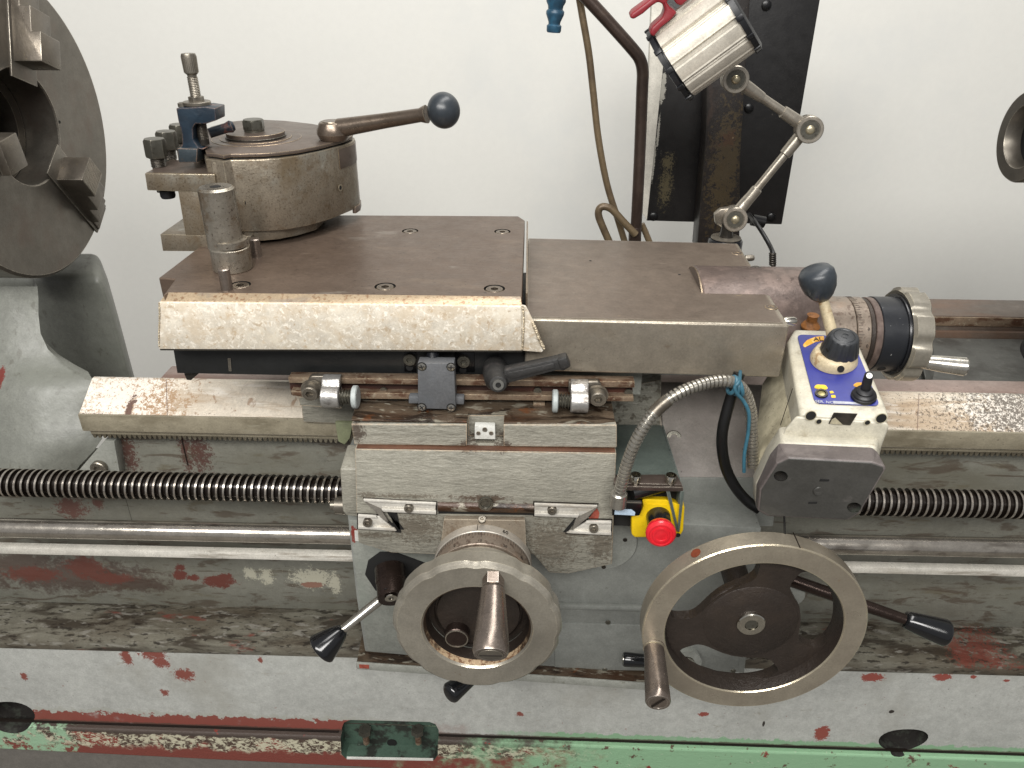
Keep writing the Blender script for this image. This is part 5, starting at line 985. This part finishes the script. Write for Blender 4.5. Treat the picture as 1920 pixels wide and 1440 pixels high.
# sloping panel: a plane through three points
pA, pB, pC = CP(1500, 776), CP(1660, 790), P(1487, 620, .79)
pn = (pB - pA).cross(pC - pA).normalized(); pn = pn if pn.z > 0 else -pn
def PL(u, v, h=0.0):
    d = ray(u, v); q = pA + pn * h; return CAM + d * ((q - CAM).dot(pn) / d.dot(pn))
pu = (pB - pA).normalized(); pv = pn.cross(pu)
RP = Matrix((pu, pv, pn)).transposed()
# body: top polygon on the panel plane, bottom polygon lower and wider to the left
tp_ = [PL(u, v) for u, v in ((1500, 777), (1652, 790), (1668, 778), (1662, 762), (1605, 632), (1585, 619), (1490, 616), (1476, 640))]
dn = Vector((-.0, 0, -1))
bt = []
for p, s_ in zip(tp_, (0, 0, 0, 0, 0, 0, 0, 0)): bt.append(p + Vector((0, 0, -.0)))
low_front = CPL(((1490, 842), (1640, 852)), .004)
body_low = [CP(1484, 850, .006), CP(1636, 858, .006), CP(1648, 852, .01), CP(1652, 842, .03), P(1600, 850, .84), P(1585, 850, .86), P(1425, 860, .88), P(1418, 880, .84)]
mk('housing', MB().loft(tp_, body_low), 'cream', cb, bevel=.0045, seg=3, ang=50)
mk('housing_front', MB().loft(CPL(((1492, 781), (1664, 792), (1668, 800), (1650, 848), (1462, 838), (1470, 806)), -.001), CPL(((1500, 772), (1650, 784), (1650, 800), (1636, 838), (1480, 836), (1488, 800)), .03)), 'cream', cb, bevel=.003, seg=3, ang=50)
# left flank reaching under the cover
mk('housing_flank', MB().loft([P(1482, 640, .80), P(1492, 770, .70), P(1460, 835, .69), P(1418, 930, .69), P(1414, 860, .72), P(1428, 720, .80)], [P(1560, 640, .83), P(1570, 780, .75), P(1560, 835, .74), P(1530, 930, .74), P(1530, 860, .78), P(1520, 720, .84)]), 'cream_dirty', cb, bevel=.002)
# flare above the cap and the cap itself
fl_f = CPL(((1462, 826), (1652, 836), (1656, 872), (1650, 900), (1414, 900), (1440, 858)), -.028)
fl_b = CPL(((1458, 800), (1648, 806), (1650, 830), (1650, 900), (1414, 900), (1432, 850)), .012)
mk('flare', MB().loft(CPL(((1466, 830), (1643, 838), (1646, 870), (1600, 955), (1416, 948), (1418, 905), (1448, 852)), -.018), CPL(((1462, 798), (1650, 806), (1655, 832), (1605, 940), (1412, 930), (1412, 890), (1436, 838)), .018)), 'cream', cb, bevel=.0035, seg=3, ang=50)
capb = CPL(((1462, 829), (1640, 838), (1650, 872), (1612, 958), (1596, 970), (1432, 962), (1417, 946), (1419, 908), (1448, 850)), -.0185)
capf = CPL(((1478, 858), (1636, 866), (1660, 874), (1661, 880), (1612, 962), (1590, 975), (1440, 968), (1420, 957), (1424, 918), (1456, 868)), -.046)
capb = CPL(((1460, 830), (1636, 838), (1646, 848), (1650, 862), (1606, 954), (1590, 968), (1436, 962), (1416, 948), (1418, 908), (1444, 850)), -.0185)
cap = mk('cap', MB().loft(capf, capb), 'cap_shoulder', cb, bevel=.0028, seg=3, ang=30)
cm_ = sum(capf, Vector()) / len(capf); capg = [cm_ + (p - cm_) * .965 for p in capf]
cface = mk('cap_face', MB().slab([p + Y_ * .001 for p in capg], (0, -.0016, 0)), 'cap_grey', cb, bevel=.0006)
for u, v in ((1464, 893), (1602, 952)):
    c = CP(u, v, -.0468); hm = MB().lathe([(-.012, .0062), (.008, .0062)], c, -Y_, 24); cut(cap, hm, 'hole_dark'); cut(cface, hm, 'hole_dark')
    mk('cap_screw', MB().lathe([(0, .0058), (.001, .0058), (.001, .003, 'h'), (.0005, 0)], c + Y_ * .0105, -Y_, 18), 'dark_steel', cap)
c = CP(1535, 921, -.0468); mk('cap_rivet', MB().lathe([(0, .0052), (.0012, .0046), (.0013, .0030), (.0006, 0)], c, -Y_, 24), 'cap_grey', cap, ang=30)
mk('cap_slot', MB().slab(CPL(((1538, 898), (1555, 899), (1553, 902), (1536, 902)), -.0469), (0, -.0006, 0)), 'black_void', cap, smooth=False)
mk('cap_slot', MB().slab(CPL(((1516, 941), (1532, 941), (1531, 944), (1515, 944)), -.0469), (0, -.0006, 0)), 'black_void', cap, smooth=False)
# front holes of the housing
for u, v, r in ((1520, 779, .0050), (1652, 784, .0050), (1535, 790, .0026), (1626, 792, .0025)):
    c = CP(u, v, -.002); mk('front_hole', MB().torusprof([(0, r), (0, r + .0006), (.0007, r + .0006), (.0007, r)], c, -Y_, 24), 'cream_dirty', cb); mk('front_hole_core', MB().lathe([(0, r), (.0006, r), (.0006, 0)], c, -Y_, 20), 'black_void', cb)
mk('front_window', MB().slab(CPL(((1563, 773), (1608, 775), (1594, 797), (1553, 794)), -.0018), (0, -.0008, 0)), 'dark_steel', cb, bevel=.0003)
mk('front_window_wedge', MB().slab(CPL(((1560, 786), (1566, 783), (1580, 796), (1556, 794)), -.0027), (0, -.0006, 0)), 'cream_dirty', cb)
mk('housing_seam', MB().slab([P(u, v, .696) for u, v in ((1485.5, 728), (1486.5, 728), (1463.5, 797), (1462.5, 797))], (0, -.0006, 0)), 'mark', cb)
# blue panel
def rnd(pts, r, h, n=5):
    q = [PL(u, v, h) for u, v in pts]; out = []
    for i in range(len(q)):
        a, b, c = q[i - 1], q[i], q[(i + 1) % len(q)]; e1 = (a - b).normalized() * r; e2 = (c - b).normalized() * r
        for k in range(n + 1): t = k / n; out.append(b + e1 * (1 - t) ** 2 + e2 * t ** 2)
    return out
bp = mk('blue_panel', MB().slab(rnd(((1494, 628), (1596, 632), (1650, 762), (1528, 757)), .007, .0006), pn * .0008), 'blue_label', cb, smooth=False)
def pm(name, pts, mat, h=.0015, r=.002, t=.0003): return mk(name, MB().slab(rnd(pts, r, h), pn * t), mat, bp, smooth=False)
pm('orange_arc_mark', ((1505, 647), (1513, 638), (1528, 632), (1545, 630), (1545, 639), (1530, 641), (1518, 647), (1508, 652)), 'orange_mark')
text('panel_letters', 'AL', PL(1534, 636, .0021), RP @ Matrix.Rotation(radians(8), 3, 'Z'), .0085, 'ink', bp)
pm('yellow_mark', ((1526, 726), (1531, 721), (1548, 722), (1553, 729), (1547, 731), (1529, 729)), 'yellow_mark')
pm('yellow_mark', ((1555, 734), (1561, 733), (1564, 737), (1557, 738)), 'yellow_mark', r=.0005); pm('yellow_mark', ((1558, 741), (1566, 741), (1567, 746), (1559, 746)), 'yellow_mark', r=.0005)
pm('yellow_mark', ((1599, 722), (1607, 717), (1620, 718), (1618, 724), (1603, 726)), 'orange_mark')
text('serial_text', 'SER. NO.', PL(1547, 754, .0016), RP, .0048, 'grey_label', bp)
pm('serial_strip', ((1562, 752), (1617, 755), (1619, 759), (1563, 757)), 'grey_label', r=.0004)
mk('indicator_lamp', MB().torusprof([(0, .0042), (0, .0064), (.002, .0060), (.002, .0042)], PL(1540, 739, .0014), pn, 28), 'dark_steel', bp); mk('indicator_lens', MB().lathe([(0, .0042), (.0012, .0036), (.0018, 0)], PL(1540, 739, .0014), pn, 20), worn('brass_lens', '#8d8458', .3, .5), bp)
# knob with collar
kb0 = PL(1563, 675, .001); ka = (pn + pu * .10).normalized()
col_ = mk('knob_collar', MB().lathe([(0, .0228), (.001, .0238), (.004, .0232), (.011, .0200), (.012, .018), (.012, 0)], kb0, pn, 56), 'collar_rust', cb, ang=40)
ch = PL(1573, 686, .009); ddir = (-pv + pu * .25).normalized(); mk('collar_hole', MB().lathe([(0, .0036), (.0006, .0036), (.0006, 0)], kb0 + pn * .0068 + ddir * .0222, (ddir + pn * .45), 20), 'black_void', col_)
kk = kb0 + pn * .010 + pu * .004 - pv * -.002
flute = lambda a: 1 - .05 * (0.5 + .5 * cos(a * 14)) ** 4
kn = mk('rotary_knob', MB().lathe([(0, .0186), (.002, .0194, flute), (.019, .0152, flute), (.0210, .0142), (.0218, .0130), (.0218, 0)], kk, ka, 112), 'knob_black', cb, ang=35)
mk('knob_ring', MB().torusprof([(0, .0098), (.0006, .0104), (0, .0110)], kk + ka * .0218, ka, 48), 'knob_black', kn)
text('knob_letter', 'C', kk + ka * .0219, RP @ Matrix.Rotation(radians(-15), 3, 'Z'), .011, 'knob_black', kn, .0004)
mk('knob_pin_hole', MB().lathe([(0, .0022), (.0006, .0022), (.0006, 0)], kk + ka * .010 + (-pu * .8 - pv * .6) * .0172, (-pu * .8 - pv * .6), 14), 'black_void', kn)
# toggle
tg = PL(1619, 745, .001); boot = mk('toggle_boot', MB().lathe([(0, .0118), (.0018, .0122), (.0035, .0118), (.0042, .0102), (.0055, .0110), (.0068, .0100), (.0078, .0080), (.0095, .0083), (.011, .0064), (.011, 0)], tg, pn, 40), 'rubber', cb, ang=40)
tdir = (pn * 1.0 + pv * .12 + pu * .03).normalized(); mk('toggle_stick', MB().lathe([(.008, .0048), (.022, .0045), (.028, .0040), (.0300, .0025), (.0302, 0)], tg, tdir, 24), 'rubber', boot, ang=50)
mk('toggle_tip', MB().lathe([(0, .0030), (.001, .0028), (.0012, 0)], tg + tdir * .0285 - pv * .0026, (tdir - pv * .9), 16), 'white_label', boot)
# joystick
j0 = PL(1568, 655, .002); j1 = P(1541, 553, j0.y + .018)
js = mk('joystick_stem', MB().lathe([(0, .0065), ((j1 - j0).length, .0052)], j0, j1 - j0, 20), 'collar_rust', cb)
jd = (P(1531, 515, j1.y) - j1).normalized(); jt = P(1530, 503, j1.y)
Lk = (jt - j1).length + .006
mk('joystick_knob', MB().lathe([(0, 0), (.0, .0085), (.004, .0120), (.012, .0165), (.022, .0188), (.030, .0182), (.0345, .0150), (.0365, .0080), (.0368, 0)], j1 - jd * .004, jd, 36), 'grey_knob', js, ang=80)
# ================================================================== guard shelf with emergency stop
gs_ = thing('guard_shelf', 'dark grey green sheet shelf holding the emergency stop box', 'bracket', tuple(P(1220, 905, .69)))
YE = .690
zS = zz(908, YE)
mk('shelf_sheet', MB().slab([PZ(u, v, zS) for u, v in ((1150, 904), (1276, 909), (1240, 797), (1150, 795))], (0, 0, -.004)), 'dark_plate', gs_, bevel=.0008)
mk('shelf_side', MB().slab([PZ(1276, 910, zS), PZ(1241, 797, zS), PZ(1241, 797, zS) - Z * .03, PZ(1276, 910, zS) - Z * .075], (.002, 0, 0)), 'dark_plate', gs_, bevel=.0006)
zA_ = zS + .0012
mk('angle_iron', MB().slab([PZ(u, v, zA_) for u, v in ((1150, 894), (1269, 893), (1279, 913), (1150, 910))], (0, 0, .003)), 'brown_angle', gs_, bevel=.0008)
mk('angle_flange', MB().slab([P(u, v, YE - .004) for u, v in ((1152, 912), (1281, 914), (1281, 922), (1153, 919))], (0, .003, 0)), 'brown_angle', gs_, bevel=.0005)
for u, v in ((1191, 902), (1257, 903)): socket('angle_bolt', PZ(u, v, zA_ + .003), Z, .0062, .009, 'chrome', gs_)
mk('flange_post', MB().loft([P(u, v, YE - .004) for u, v in ((1276, 920), (1283, 921), (1274, 998), (1270, 996))], [P(u, v, YE + .02) for u, v in ((1276, 920), (1283, 921), (1274, 998), (1270, 996))]), 'dark_plate', gs_, bevel=.0004)
mk('inner_strap', MB().slab([P(u, v, YE - .001) for u, v in ((1249, 921), (1256, 921), (1273, 996), (1269, 997))], (0, .010, 0)), 'dark_plate', gs_, bevel=.0004)
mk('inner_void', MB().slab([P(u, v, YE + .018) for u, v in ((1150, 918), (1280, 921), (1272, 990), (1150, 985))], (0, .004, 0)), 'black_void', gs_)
mk('black_bracket', MB().slab([P(u, v, YE - .008) for u, v in ((1148, 941), (1203, 943), (1204, 954), (1199, 967), (1148, 967))], (0, .004, 0)), 'black_gloss', gs_, bevel=.0006)
mk('bracket_lip', MB().slab([P(u, v, YE - .010) for u, v in ((1148, 940), (1203, 942), (1203, 944), (1148, 942))], (0, .003, 0)), 'bright', gs_)
mk('pale_tag', MB().slab([P(u, v, YE - .0086) for u, v in ((1153, 954), (1184, 955), (1191, 960), (1190, 966), (1152, 964))], (0, -.0006, 0)), 'pale_blue', gs_)
mk('cable_stub', MB().lathe([(0, .008), (.05, .008)], P(1185, 925, YE), Vector((.9, .3, .1)), 16), 'cable', gs_)
es = thing('emergency_stop', 'yellow emergency stop box with a red mushroom push button', 'emergency stop', tuple(P(1235, 980, .70)))
eb = mk('enclosure', MB().loft([P(u, v, YE + .002) for u, v in ((1204, 936), (1250, 937), (1284, 950), (1281, 996), (1273, 1008), (1190, 1008), (1184, 1002), (1184, 968), (1199, 967), (1206, 950))], [P(u, v, YE + .045) for u, v in ((1204, 920), (1250, 921), (1280, 930), (1278, 980), (1272, 990), (1188, 990), (1180, 985), (1180, 945), (1195, 944), (1204, 935))]), 'estop_yellow', es, bevel=.002, seg=3)
mk('enclosure_label', MB().slab([P(u, v, YE + .0018) for u, v in ((1214, 945), (1250, 946), (1254, 960), (1213, 959))], (0, -.0004, 0)), 'estop_yellow', eb)
mk('enclosure_screw', MB().lathe([(0, .0028), (.0008, .0028), (.0008, 0)], P(1271, 1003, YE + .0012), -Y_, 14), 'black_void', eb)
e0 = P(1234, 968, YE + .002); e1 = P(1239, 1000, .658); ed_ = (e1 - e0)
mk('button_neck', MB().lathe([(0, .0135), (ed_.length * .5, .0130), (ed_.length * .85, .0112)], e0, ed_, 36), 'black_plastic', es)
mu = mk('mushroom_button', MB().lathe([(-.010, .0110), (-.007, .0150), (-.003, .0163), (.001, .0163), (.003, .0150), (.0040, .0128), (.0030, .0122), (.0030, .0098), (.0044, .0092), (.0044, .0070), (.0036, .0066), (.0036, .0030), (.0042, 0)], e1, ed_, 56), 'red', es, ang=24)
# ================================================================== conduit, cable and ties
def spl(pts, m=14): return spline([P(*p) for p in pts], m)
cdt = [(1160, 931, .676), (1166, 905, .672), (1178, 862, .672), (1200, 812, .676), (1232, 768, .684), (1275, 736, .69), (1330, 717, .70), (1372, 716, .705), (1396, 736, .71), (1408, 775, .712), (1410, 830, .712), (1412, 880, .712)]
path = spl(cdt, 26)
# cumulative length, then one ring per turn
acc = [0]
for a, b in zip(path, path[1:]): acc.append(acc[-1] + (b - a).length)
def along(s_):
    for i in range(len(acc) - 1):
        if acc[i + 1] >= s_:
            t = (s_ - acc[i]) / max(acc[i + 1] - acc[i], 1e-9); return path[i].lerp(path[i + 1], t)
    return path[-1]
pitch = .0046; nt = int(acc[-1] / pitch); fine = []; rr = []
for i in range(nt):
    for f_, r_ in ((0, .0046), (.12, .0064), (.72, .0066), (.84, .0046)): fine.append(along((i + f_) * pitch)); rr.append(r_)
co = mk('flexible_conduit', MB().tube(fine, rr, 16), 'gauge_skin', None, ang=50, loc=tuple(path[0]))
tagged(co, 'ribbed metal flexible conduit arching from the shelf to the control box', 'conduit')
sl = mk('conduit_sleeve', MB().tube([along(acc[-1] * .335 + .004 * k) for k in range(6)], .0070, 16), 'dull_steel', co, ang=60)
gl_ = mk('conduit_gland', MB().lathe([(-.012, .0092), (.004, .0092), (.006, .0075), (.006, 0)], path[0], Z, 24), 'gauge_skin', co)
bk = spl([(1386, 700, .73), (1372, 740, .725), (1356, 800, .72), (1354, 840, .72), (1362, 880, .72), (1380, 915, .715), (1402, 940, .71), (1424, 955, .705)], 10)
tagged(mk('black_cable', MB().tube(bk, .0062, 14), 'cable', None, ang=60, loc=tuple(bk[0])), 'thick black cable hanging in a curve beside the conduit', 'cable')
zp_ = spl([(1388, 697, .735), (1386, 715, .70), (1378, 726, .695), (1382, 738, .695), (1394, 752, .698), (1404, 775, .698), (1403, 810, .70), (1396, 850, .70), (1395, 885, .70)], 10)
zt_i = mk('blue_wire', MB().tube(zp_, .0020, 10), 'zip_blue', None, ang=60, loc=tuple(zp_[0]))
tagged(zt_i, 'thin blue wire tied round the conduit beneath the cover corner', 'wire')
cen = P(1380, 722, .705)
for k in range(3): mk('wire_loop', MB().torusprof([(.0022 * cos(q), .0088 + .0022 * sin(q)) for q in [2 * pi * j / 8 for j in range(8)]], cen + Vector((.004 * k - .004, 0, -.001 * k)), Vector((1, .1, -.3 + .3 * k)), 24), 'zip_blue', zt_i)
nd = P(1471, 978, .62)
tagged(mk('black_pointer', MB().tube([P(1470, 955, .625), P(1471, 985, .622), P(1472, 1014, .618)], .0011, 8), 'cable', None, loc=tuple(nd)), 'thin black wire end dangling below the dark grey cap', 'wire')
# ================================================================== splash board and post
bd = thing('splash_board', 'scratched black upright splash board with a pale left edge', 'splash board', tuple(P(1340, 415, 1.45)))
YB_ = 1.45
mk('board_panel', MB().slab([P(u, v, YB_) for u, v in ((1212, 414), (1466, 421), (1553, -90), (1256, -90))], (0, .02, 0)), 'board', bd, bevel=.0015)
mk('board_edge', MB().slab([P(u, v, YB_ - .002) for u, v in ((1205, 400), (1213, 414), (1244, 120), (1246, 40), (1252, -90), (1226, -90), (1218, 100))], (0, .018, 0)), 'board_edge', bd, bevel=.001)
for u, v in ((1225, 406), (1446, 407), (1332, 205), (1404, 203), (1437, 10)): mk('board_bolt', MB().lathe([(0, .0085), (.003, .0080), (.0045, .005), (.0045, 0)], P(u, v, YB_), -Y_, 20), 'black_gloss', bd, ang=40)
cpo = thing('support_post', 'brown black upright post in front of the splash board', 'post', tuple(P(1350, 450, 1.38)))
mk('post_web', MB().slab([P(u, v, 1.38) for u, v in ((1306, 470), (1387, 470), (1388, 300), (1412, -90), (1332, -90), (1324, 260))], (0, .05, 0)), 'post_brown', cpo, bevel=.003)
# ================================================================== coolant pipe, hoses, nozzle
pp = thing('coolant_pipe', 'brown bent steel pipe rising behind the cover', 'pipe', tuple(P(1190, 450, 1.2)))
r_p = .0088
pts = [(1190, 470, 1.2), (1194, 400, 1.2), (1199, 300, 1.2), (1204, 170, 1.2), (1205, 135, 1.2), (1200, 112, 1.2), (1186, 92, 1.2), (1140, 40, 1.2), (1085, -20, 1.2), (1060, -48, 1.2)]
mk('pipe_run', MB().tube(spl(pts, 10), r_p, 22), 'pipe', pp, ang=60)
mk('pipe_joint', MB().tube([P(1190, 455, 1.2), P(1191, 425, 1.2)], r_p * 1.15, 18), 'pipe', pp, bevel=.001)
def hose(label, pts, r):
    q = spl(pts, 12); tagged(mk('thin_tube', MB().tube(q, r, 12), 'hose', None, ang=60, loc=tuple(q[0])), label, 'tube')
hose('long tan tube hanging left of the brown pipe', [(1080, -40, 1.22), (1092, 30, 1.22), (1104, 100, 1.22), (1112, 170, 1.22), (1122, 260, 1.22), (1138, 345, 1.22), (1158, 410, 1.22), (1174, 462, 1.22)], .0052)
hose('tan tube looping into an arch at the foot of the brown pipe', [(1150, 470, 1.19), (1132, 430, 1.19), (1122, 402, 1.19), (1128, 388, 1.19), (1146, 392, 1.19), (1168, 415, 1.19), (1192, 440, 1.19)], .0058)
hose('short tan tube stub right of the brown pipe', [(1203, 420, 1.21), (1212, 440, 1.21), (1222, 465, 1.21)], .0050)
nz = thing('coolant_nozzle', 'dark blue jointed coolant nozzle hanging at the top edge', 'nozzle', tuple(P(1040, 60, 1.05)))
n0 = P(1046, -40, 1.05); n1 = P(1038, 61, 1.05); nd_ = n1 - n0; Ln = nd_.length
mk('nozzle_body', MB().lathe([(0, .0085), (Ln * .2, .0118), (Ln * .42, .0120), (Ln * .50, .0095), (Ln * .56, .0090), (Ln * .60, .0112), (Ln * .66, .0110), (Ln * .80, .0075), (Ln * .84, .0072), (Ln * .87, .0092), (Ln * .97, .0090), (Ln, .0080), (Ln, .0048), (Ln * .97, .0045), (Ln * .97, 0)], n0, nd_, 28), 'nozzle', nz, ang=50)
# ================================================================== work lamp
wl = thing('work_lamp', 'jointed work lamp with pale aluminium head and red handle', 'lamp', tuple(P(1365, 450, 1.15)))
YW = 1.15
YH_ = 1.10
f0 = P(1256, 122, YH_ - .005); f1 = P(1352, 50, YH_ - .016); hd_ = (f1 - f0).normalized(); 
rl_ = .050
L0 = (f1 - f0).length + .020
# fluted extruded shell
def flutes(a):
    k = (a * 12 / (2 * pi)) % 1; return 1.0 - (.065 if k < .10 else (.030 if k < .22 else (.0 if k < .9 else -.02)))
upv = Vector((0, 0, 1))
sh = mk('lamp_shell', MB().lathe([(0.006, rl_, flutes), (L0, rl_, flutes), (L0, 0)], f0, hd_, 168, up=upv), 'alu_lamp', wl, ang=22)
mk('front_rim', MB().torusprof([(-.004, rl_ - .004), (-.003, rl_ + .0020), (.003, rl_ + .0022), (.003, rl_ - .004)], f0, hd_, 72), 'lamp_black', wl, ang=30)
mk('rim_inner', MB().torusprof([(-.003, rl_ - .004), (-.003, rl_ - .010), (.010, rl_ - .012), (.010, rl_ - .004)], f0, hd_, 72), 'lamp_black', wl, ang=30)
mk('lamp_lens', MB().lathe([(.004, rl_ - .005), (.005, rl_ - .006), (.005, 0)], f0, hd_, 48), 'lamp_glass', wl)
mk('rear_rim', MB().lathe([(L0, rl_ + .0028), (L0 + .007, rl_ + .0024), (L0 + .010, rl_ - .003), (L0 + .010, 0)], f0, hd_, 72), 'lamp_black', wl, ang=30)
e1 = (upv - hd_ * upv.dot(hd_)).normalized(); e2 = hd_.cross(e1)
for i in range(12):
    a = 2 * pi * (i + .07) / 12; e = e1 * cos(a) + e2 * sin(a)
    for t_ in (.0, L0 + .003): mk('rim_clip', MB().obox(f0 + hd_ * t_ + e * (rl_ + .0022), Matrix((hd_, e.cross(hd_), e)).transposed(), (.009, .0065, .0035)), 'lamp_black', wl, bevel=.0006)
# red handle above the shell
def rp(u, v, dy=0): return P(u, v, f0.y - .03 + dy)
rh = [(1182, 32), (1188, 24), (1215, 6), (1240, -10), (1262, -30), (1300, -60), (1320, -60), (1318, -30), (1290, 6), (1282, 14), (1270, 10), (1276, -4), (1268, -6), (1258, 4), (1256, 14), (1236, 44), (1226, 66), (1218, 64), (1220, 52), (1240, 30), (1246, 12), (1240, 4), (1230, 6), (1206, 24), (1188, 36)]
rh = [(1180, 33), (1186, 24), (1212, 5), (1246, -22), (1300, -60), (1330, -60), (1300, -8), (1284, 6), (1278, 12), (1268, 8), (1264, 0), (1256, -2), (1250, 4), (1256, 14), (1270, 24), (1258, 38), (1240, 52), (1226, 70), (1218, 64), (1222, 52), (1242, 34), (1247, 20), (1243, 8), (1234, 4), (1222, 12), (1206, 26), (1188, 37)]
mk('red_handle', MB().slab([rp(u, v) for u, v in rh], (.0, .022, .004)), 'lamp_red', wl, bevel=.0035, seg=3, ang=60)
# joints and arms
def joint(u, v, Y, r, w_=.024):
    c = P(u, v, Y); nm = (CAM - c).normalized(); nm = (Vector((nm.x * .4, nm.y, nm.z * .4))).normalized()
    o = mk('pivot_joint', MB().lathe([(-w_, r * .92), (-w_ + .001, r), (-.008, r), (-.0078, r * .90), (-.005, r * .90), (-.0048, r), (.004, r), (.0052, r * .94), (.0052, r * .74), (.0036, r * .72), (.0036, 0)], c, nm, 48), 'arm', wl, ang=26)
    mk('joint_cap', MB().lathe([(0, r * .70), (.0012, r * .69), (.0012, 0)], c + nm * .0034, nm, 36), 'dark_bolt', o); mk('joint_button', MB().lathe([(0, r * .34), (.0012, r * .31), (.0022, r * .17), (.0024, 0)], c + nm * .0046, nm, 24), worn('brassy_button', '#a39a82', .3, .7), o, ang=60)
    return c
jA = joint(1379, 149, YW, .0182); jB = joint(1518, 243, YW, .0188); jC = joint(1378, 411, YW, .0182)
def arm_(a, b, r):
    d = (b - a).normalized(); L = (b - a).length
    mk('arm_tube', MB().lathe([(0, r), (L, r)], a, d, 24), 'arm', wl)
    mk('arm_socket', MB().lathe([(.014, .0095), (.030, .0088), (.050, .0072)], a, d, 24), 'arm', wl, ang=40)
    mk('arm_sleeve', MB().lathe([(L - .046, r + .0010), (L - .045, r + .0024), (L - .014, r + .0030)], a, d, 24), 'arm', wl, ang=30)
off = Vector((0, .010, 0))
arm_(jA + off, jB + off, .0062); arm_(jC + off, jB + off * 1.4, .0062)
mk('arm_collar', MB().lathe([(.0, .0085), (.034, .0082), (.036, .0066)], jC + off + (jB - jC).normalized() * .018, jB - jC, 24), 'arm', wl, ang=30)
mk('head_bracket', MB().lathe([(0, .009), (.05, .009)], jA + off, P(1340, 100, YW) - jA, 20), 'arm', wl)
mk('joint_fork', MB().slab([P(u, v, YW + .006) for u, v in ((1340, 402), (1352, 392), (1372, 390), (1396, 404), (1398, 424), (1380, 432), (1356, 428), (1342, 420))], (0, .012, 0)), 'arm', wl, bevel=.002)
bs = P(1361, 446, YW + .005)
mk('lamp_base', MB().lathe([(-.03, .026), (-.004, .026), (-.001, .0235), (-.001, 0)], bs, Z, 40), 'black_plastic', wl, ang=40)
mk('base_ring', MB().lathe([(0, .0225), (.0015, .0225), (.002, .018), (.002, 0)], bs, Z, 40), 'arm', wl, ang=30)
mk('base_stem', MB().lathe([(0, .011), (.010, .009), (.022, .009)], bs, Z, 24), 'dark_steel', wl)
lc_ = spl([(1404, 402, 1.2), (1414, 414, 1.17), (1428, 434, 1.15), (1442, 458, 1.13), (1450, 478, 1.11), (1450, 500, 1.11)], 8)
lcb = mk('lamp_cable', MB().tube(lc_, .0034, 12), 'cable', None, ang=60, loc=tuple(lc_[0])); tagged(lcb, 'thin dark cable running down from behind the lamp base', 'cable')
for k in range(6): mk('strain_relief_ring', MB().lathe([(0, .0048), (.0008, .0054), (.0020, .0054), (.0028, .0048)], P(1449, 474 + 4 * k, 1.11), -Z, 16), 'dark_steel', lcb)
mk('cable_clip', MB().lathe([(0, .009), (.02, .009), (.02, 0)], P(1410, 412, 1.19), Vector((1, 0, -.2)), 18), 'black_gloss', lcb)
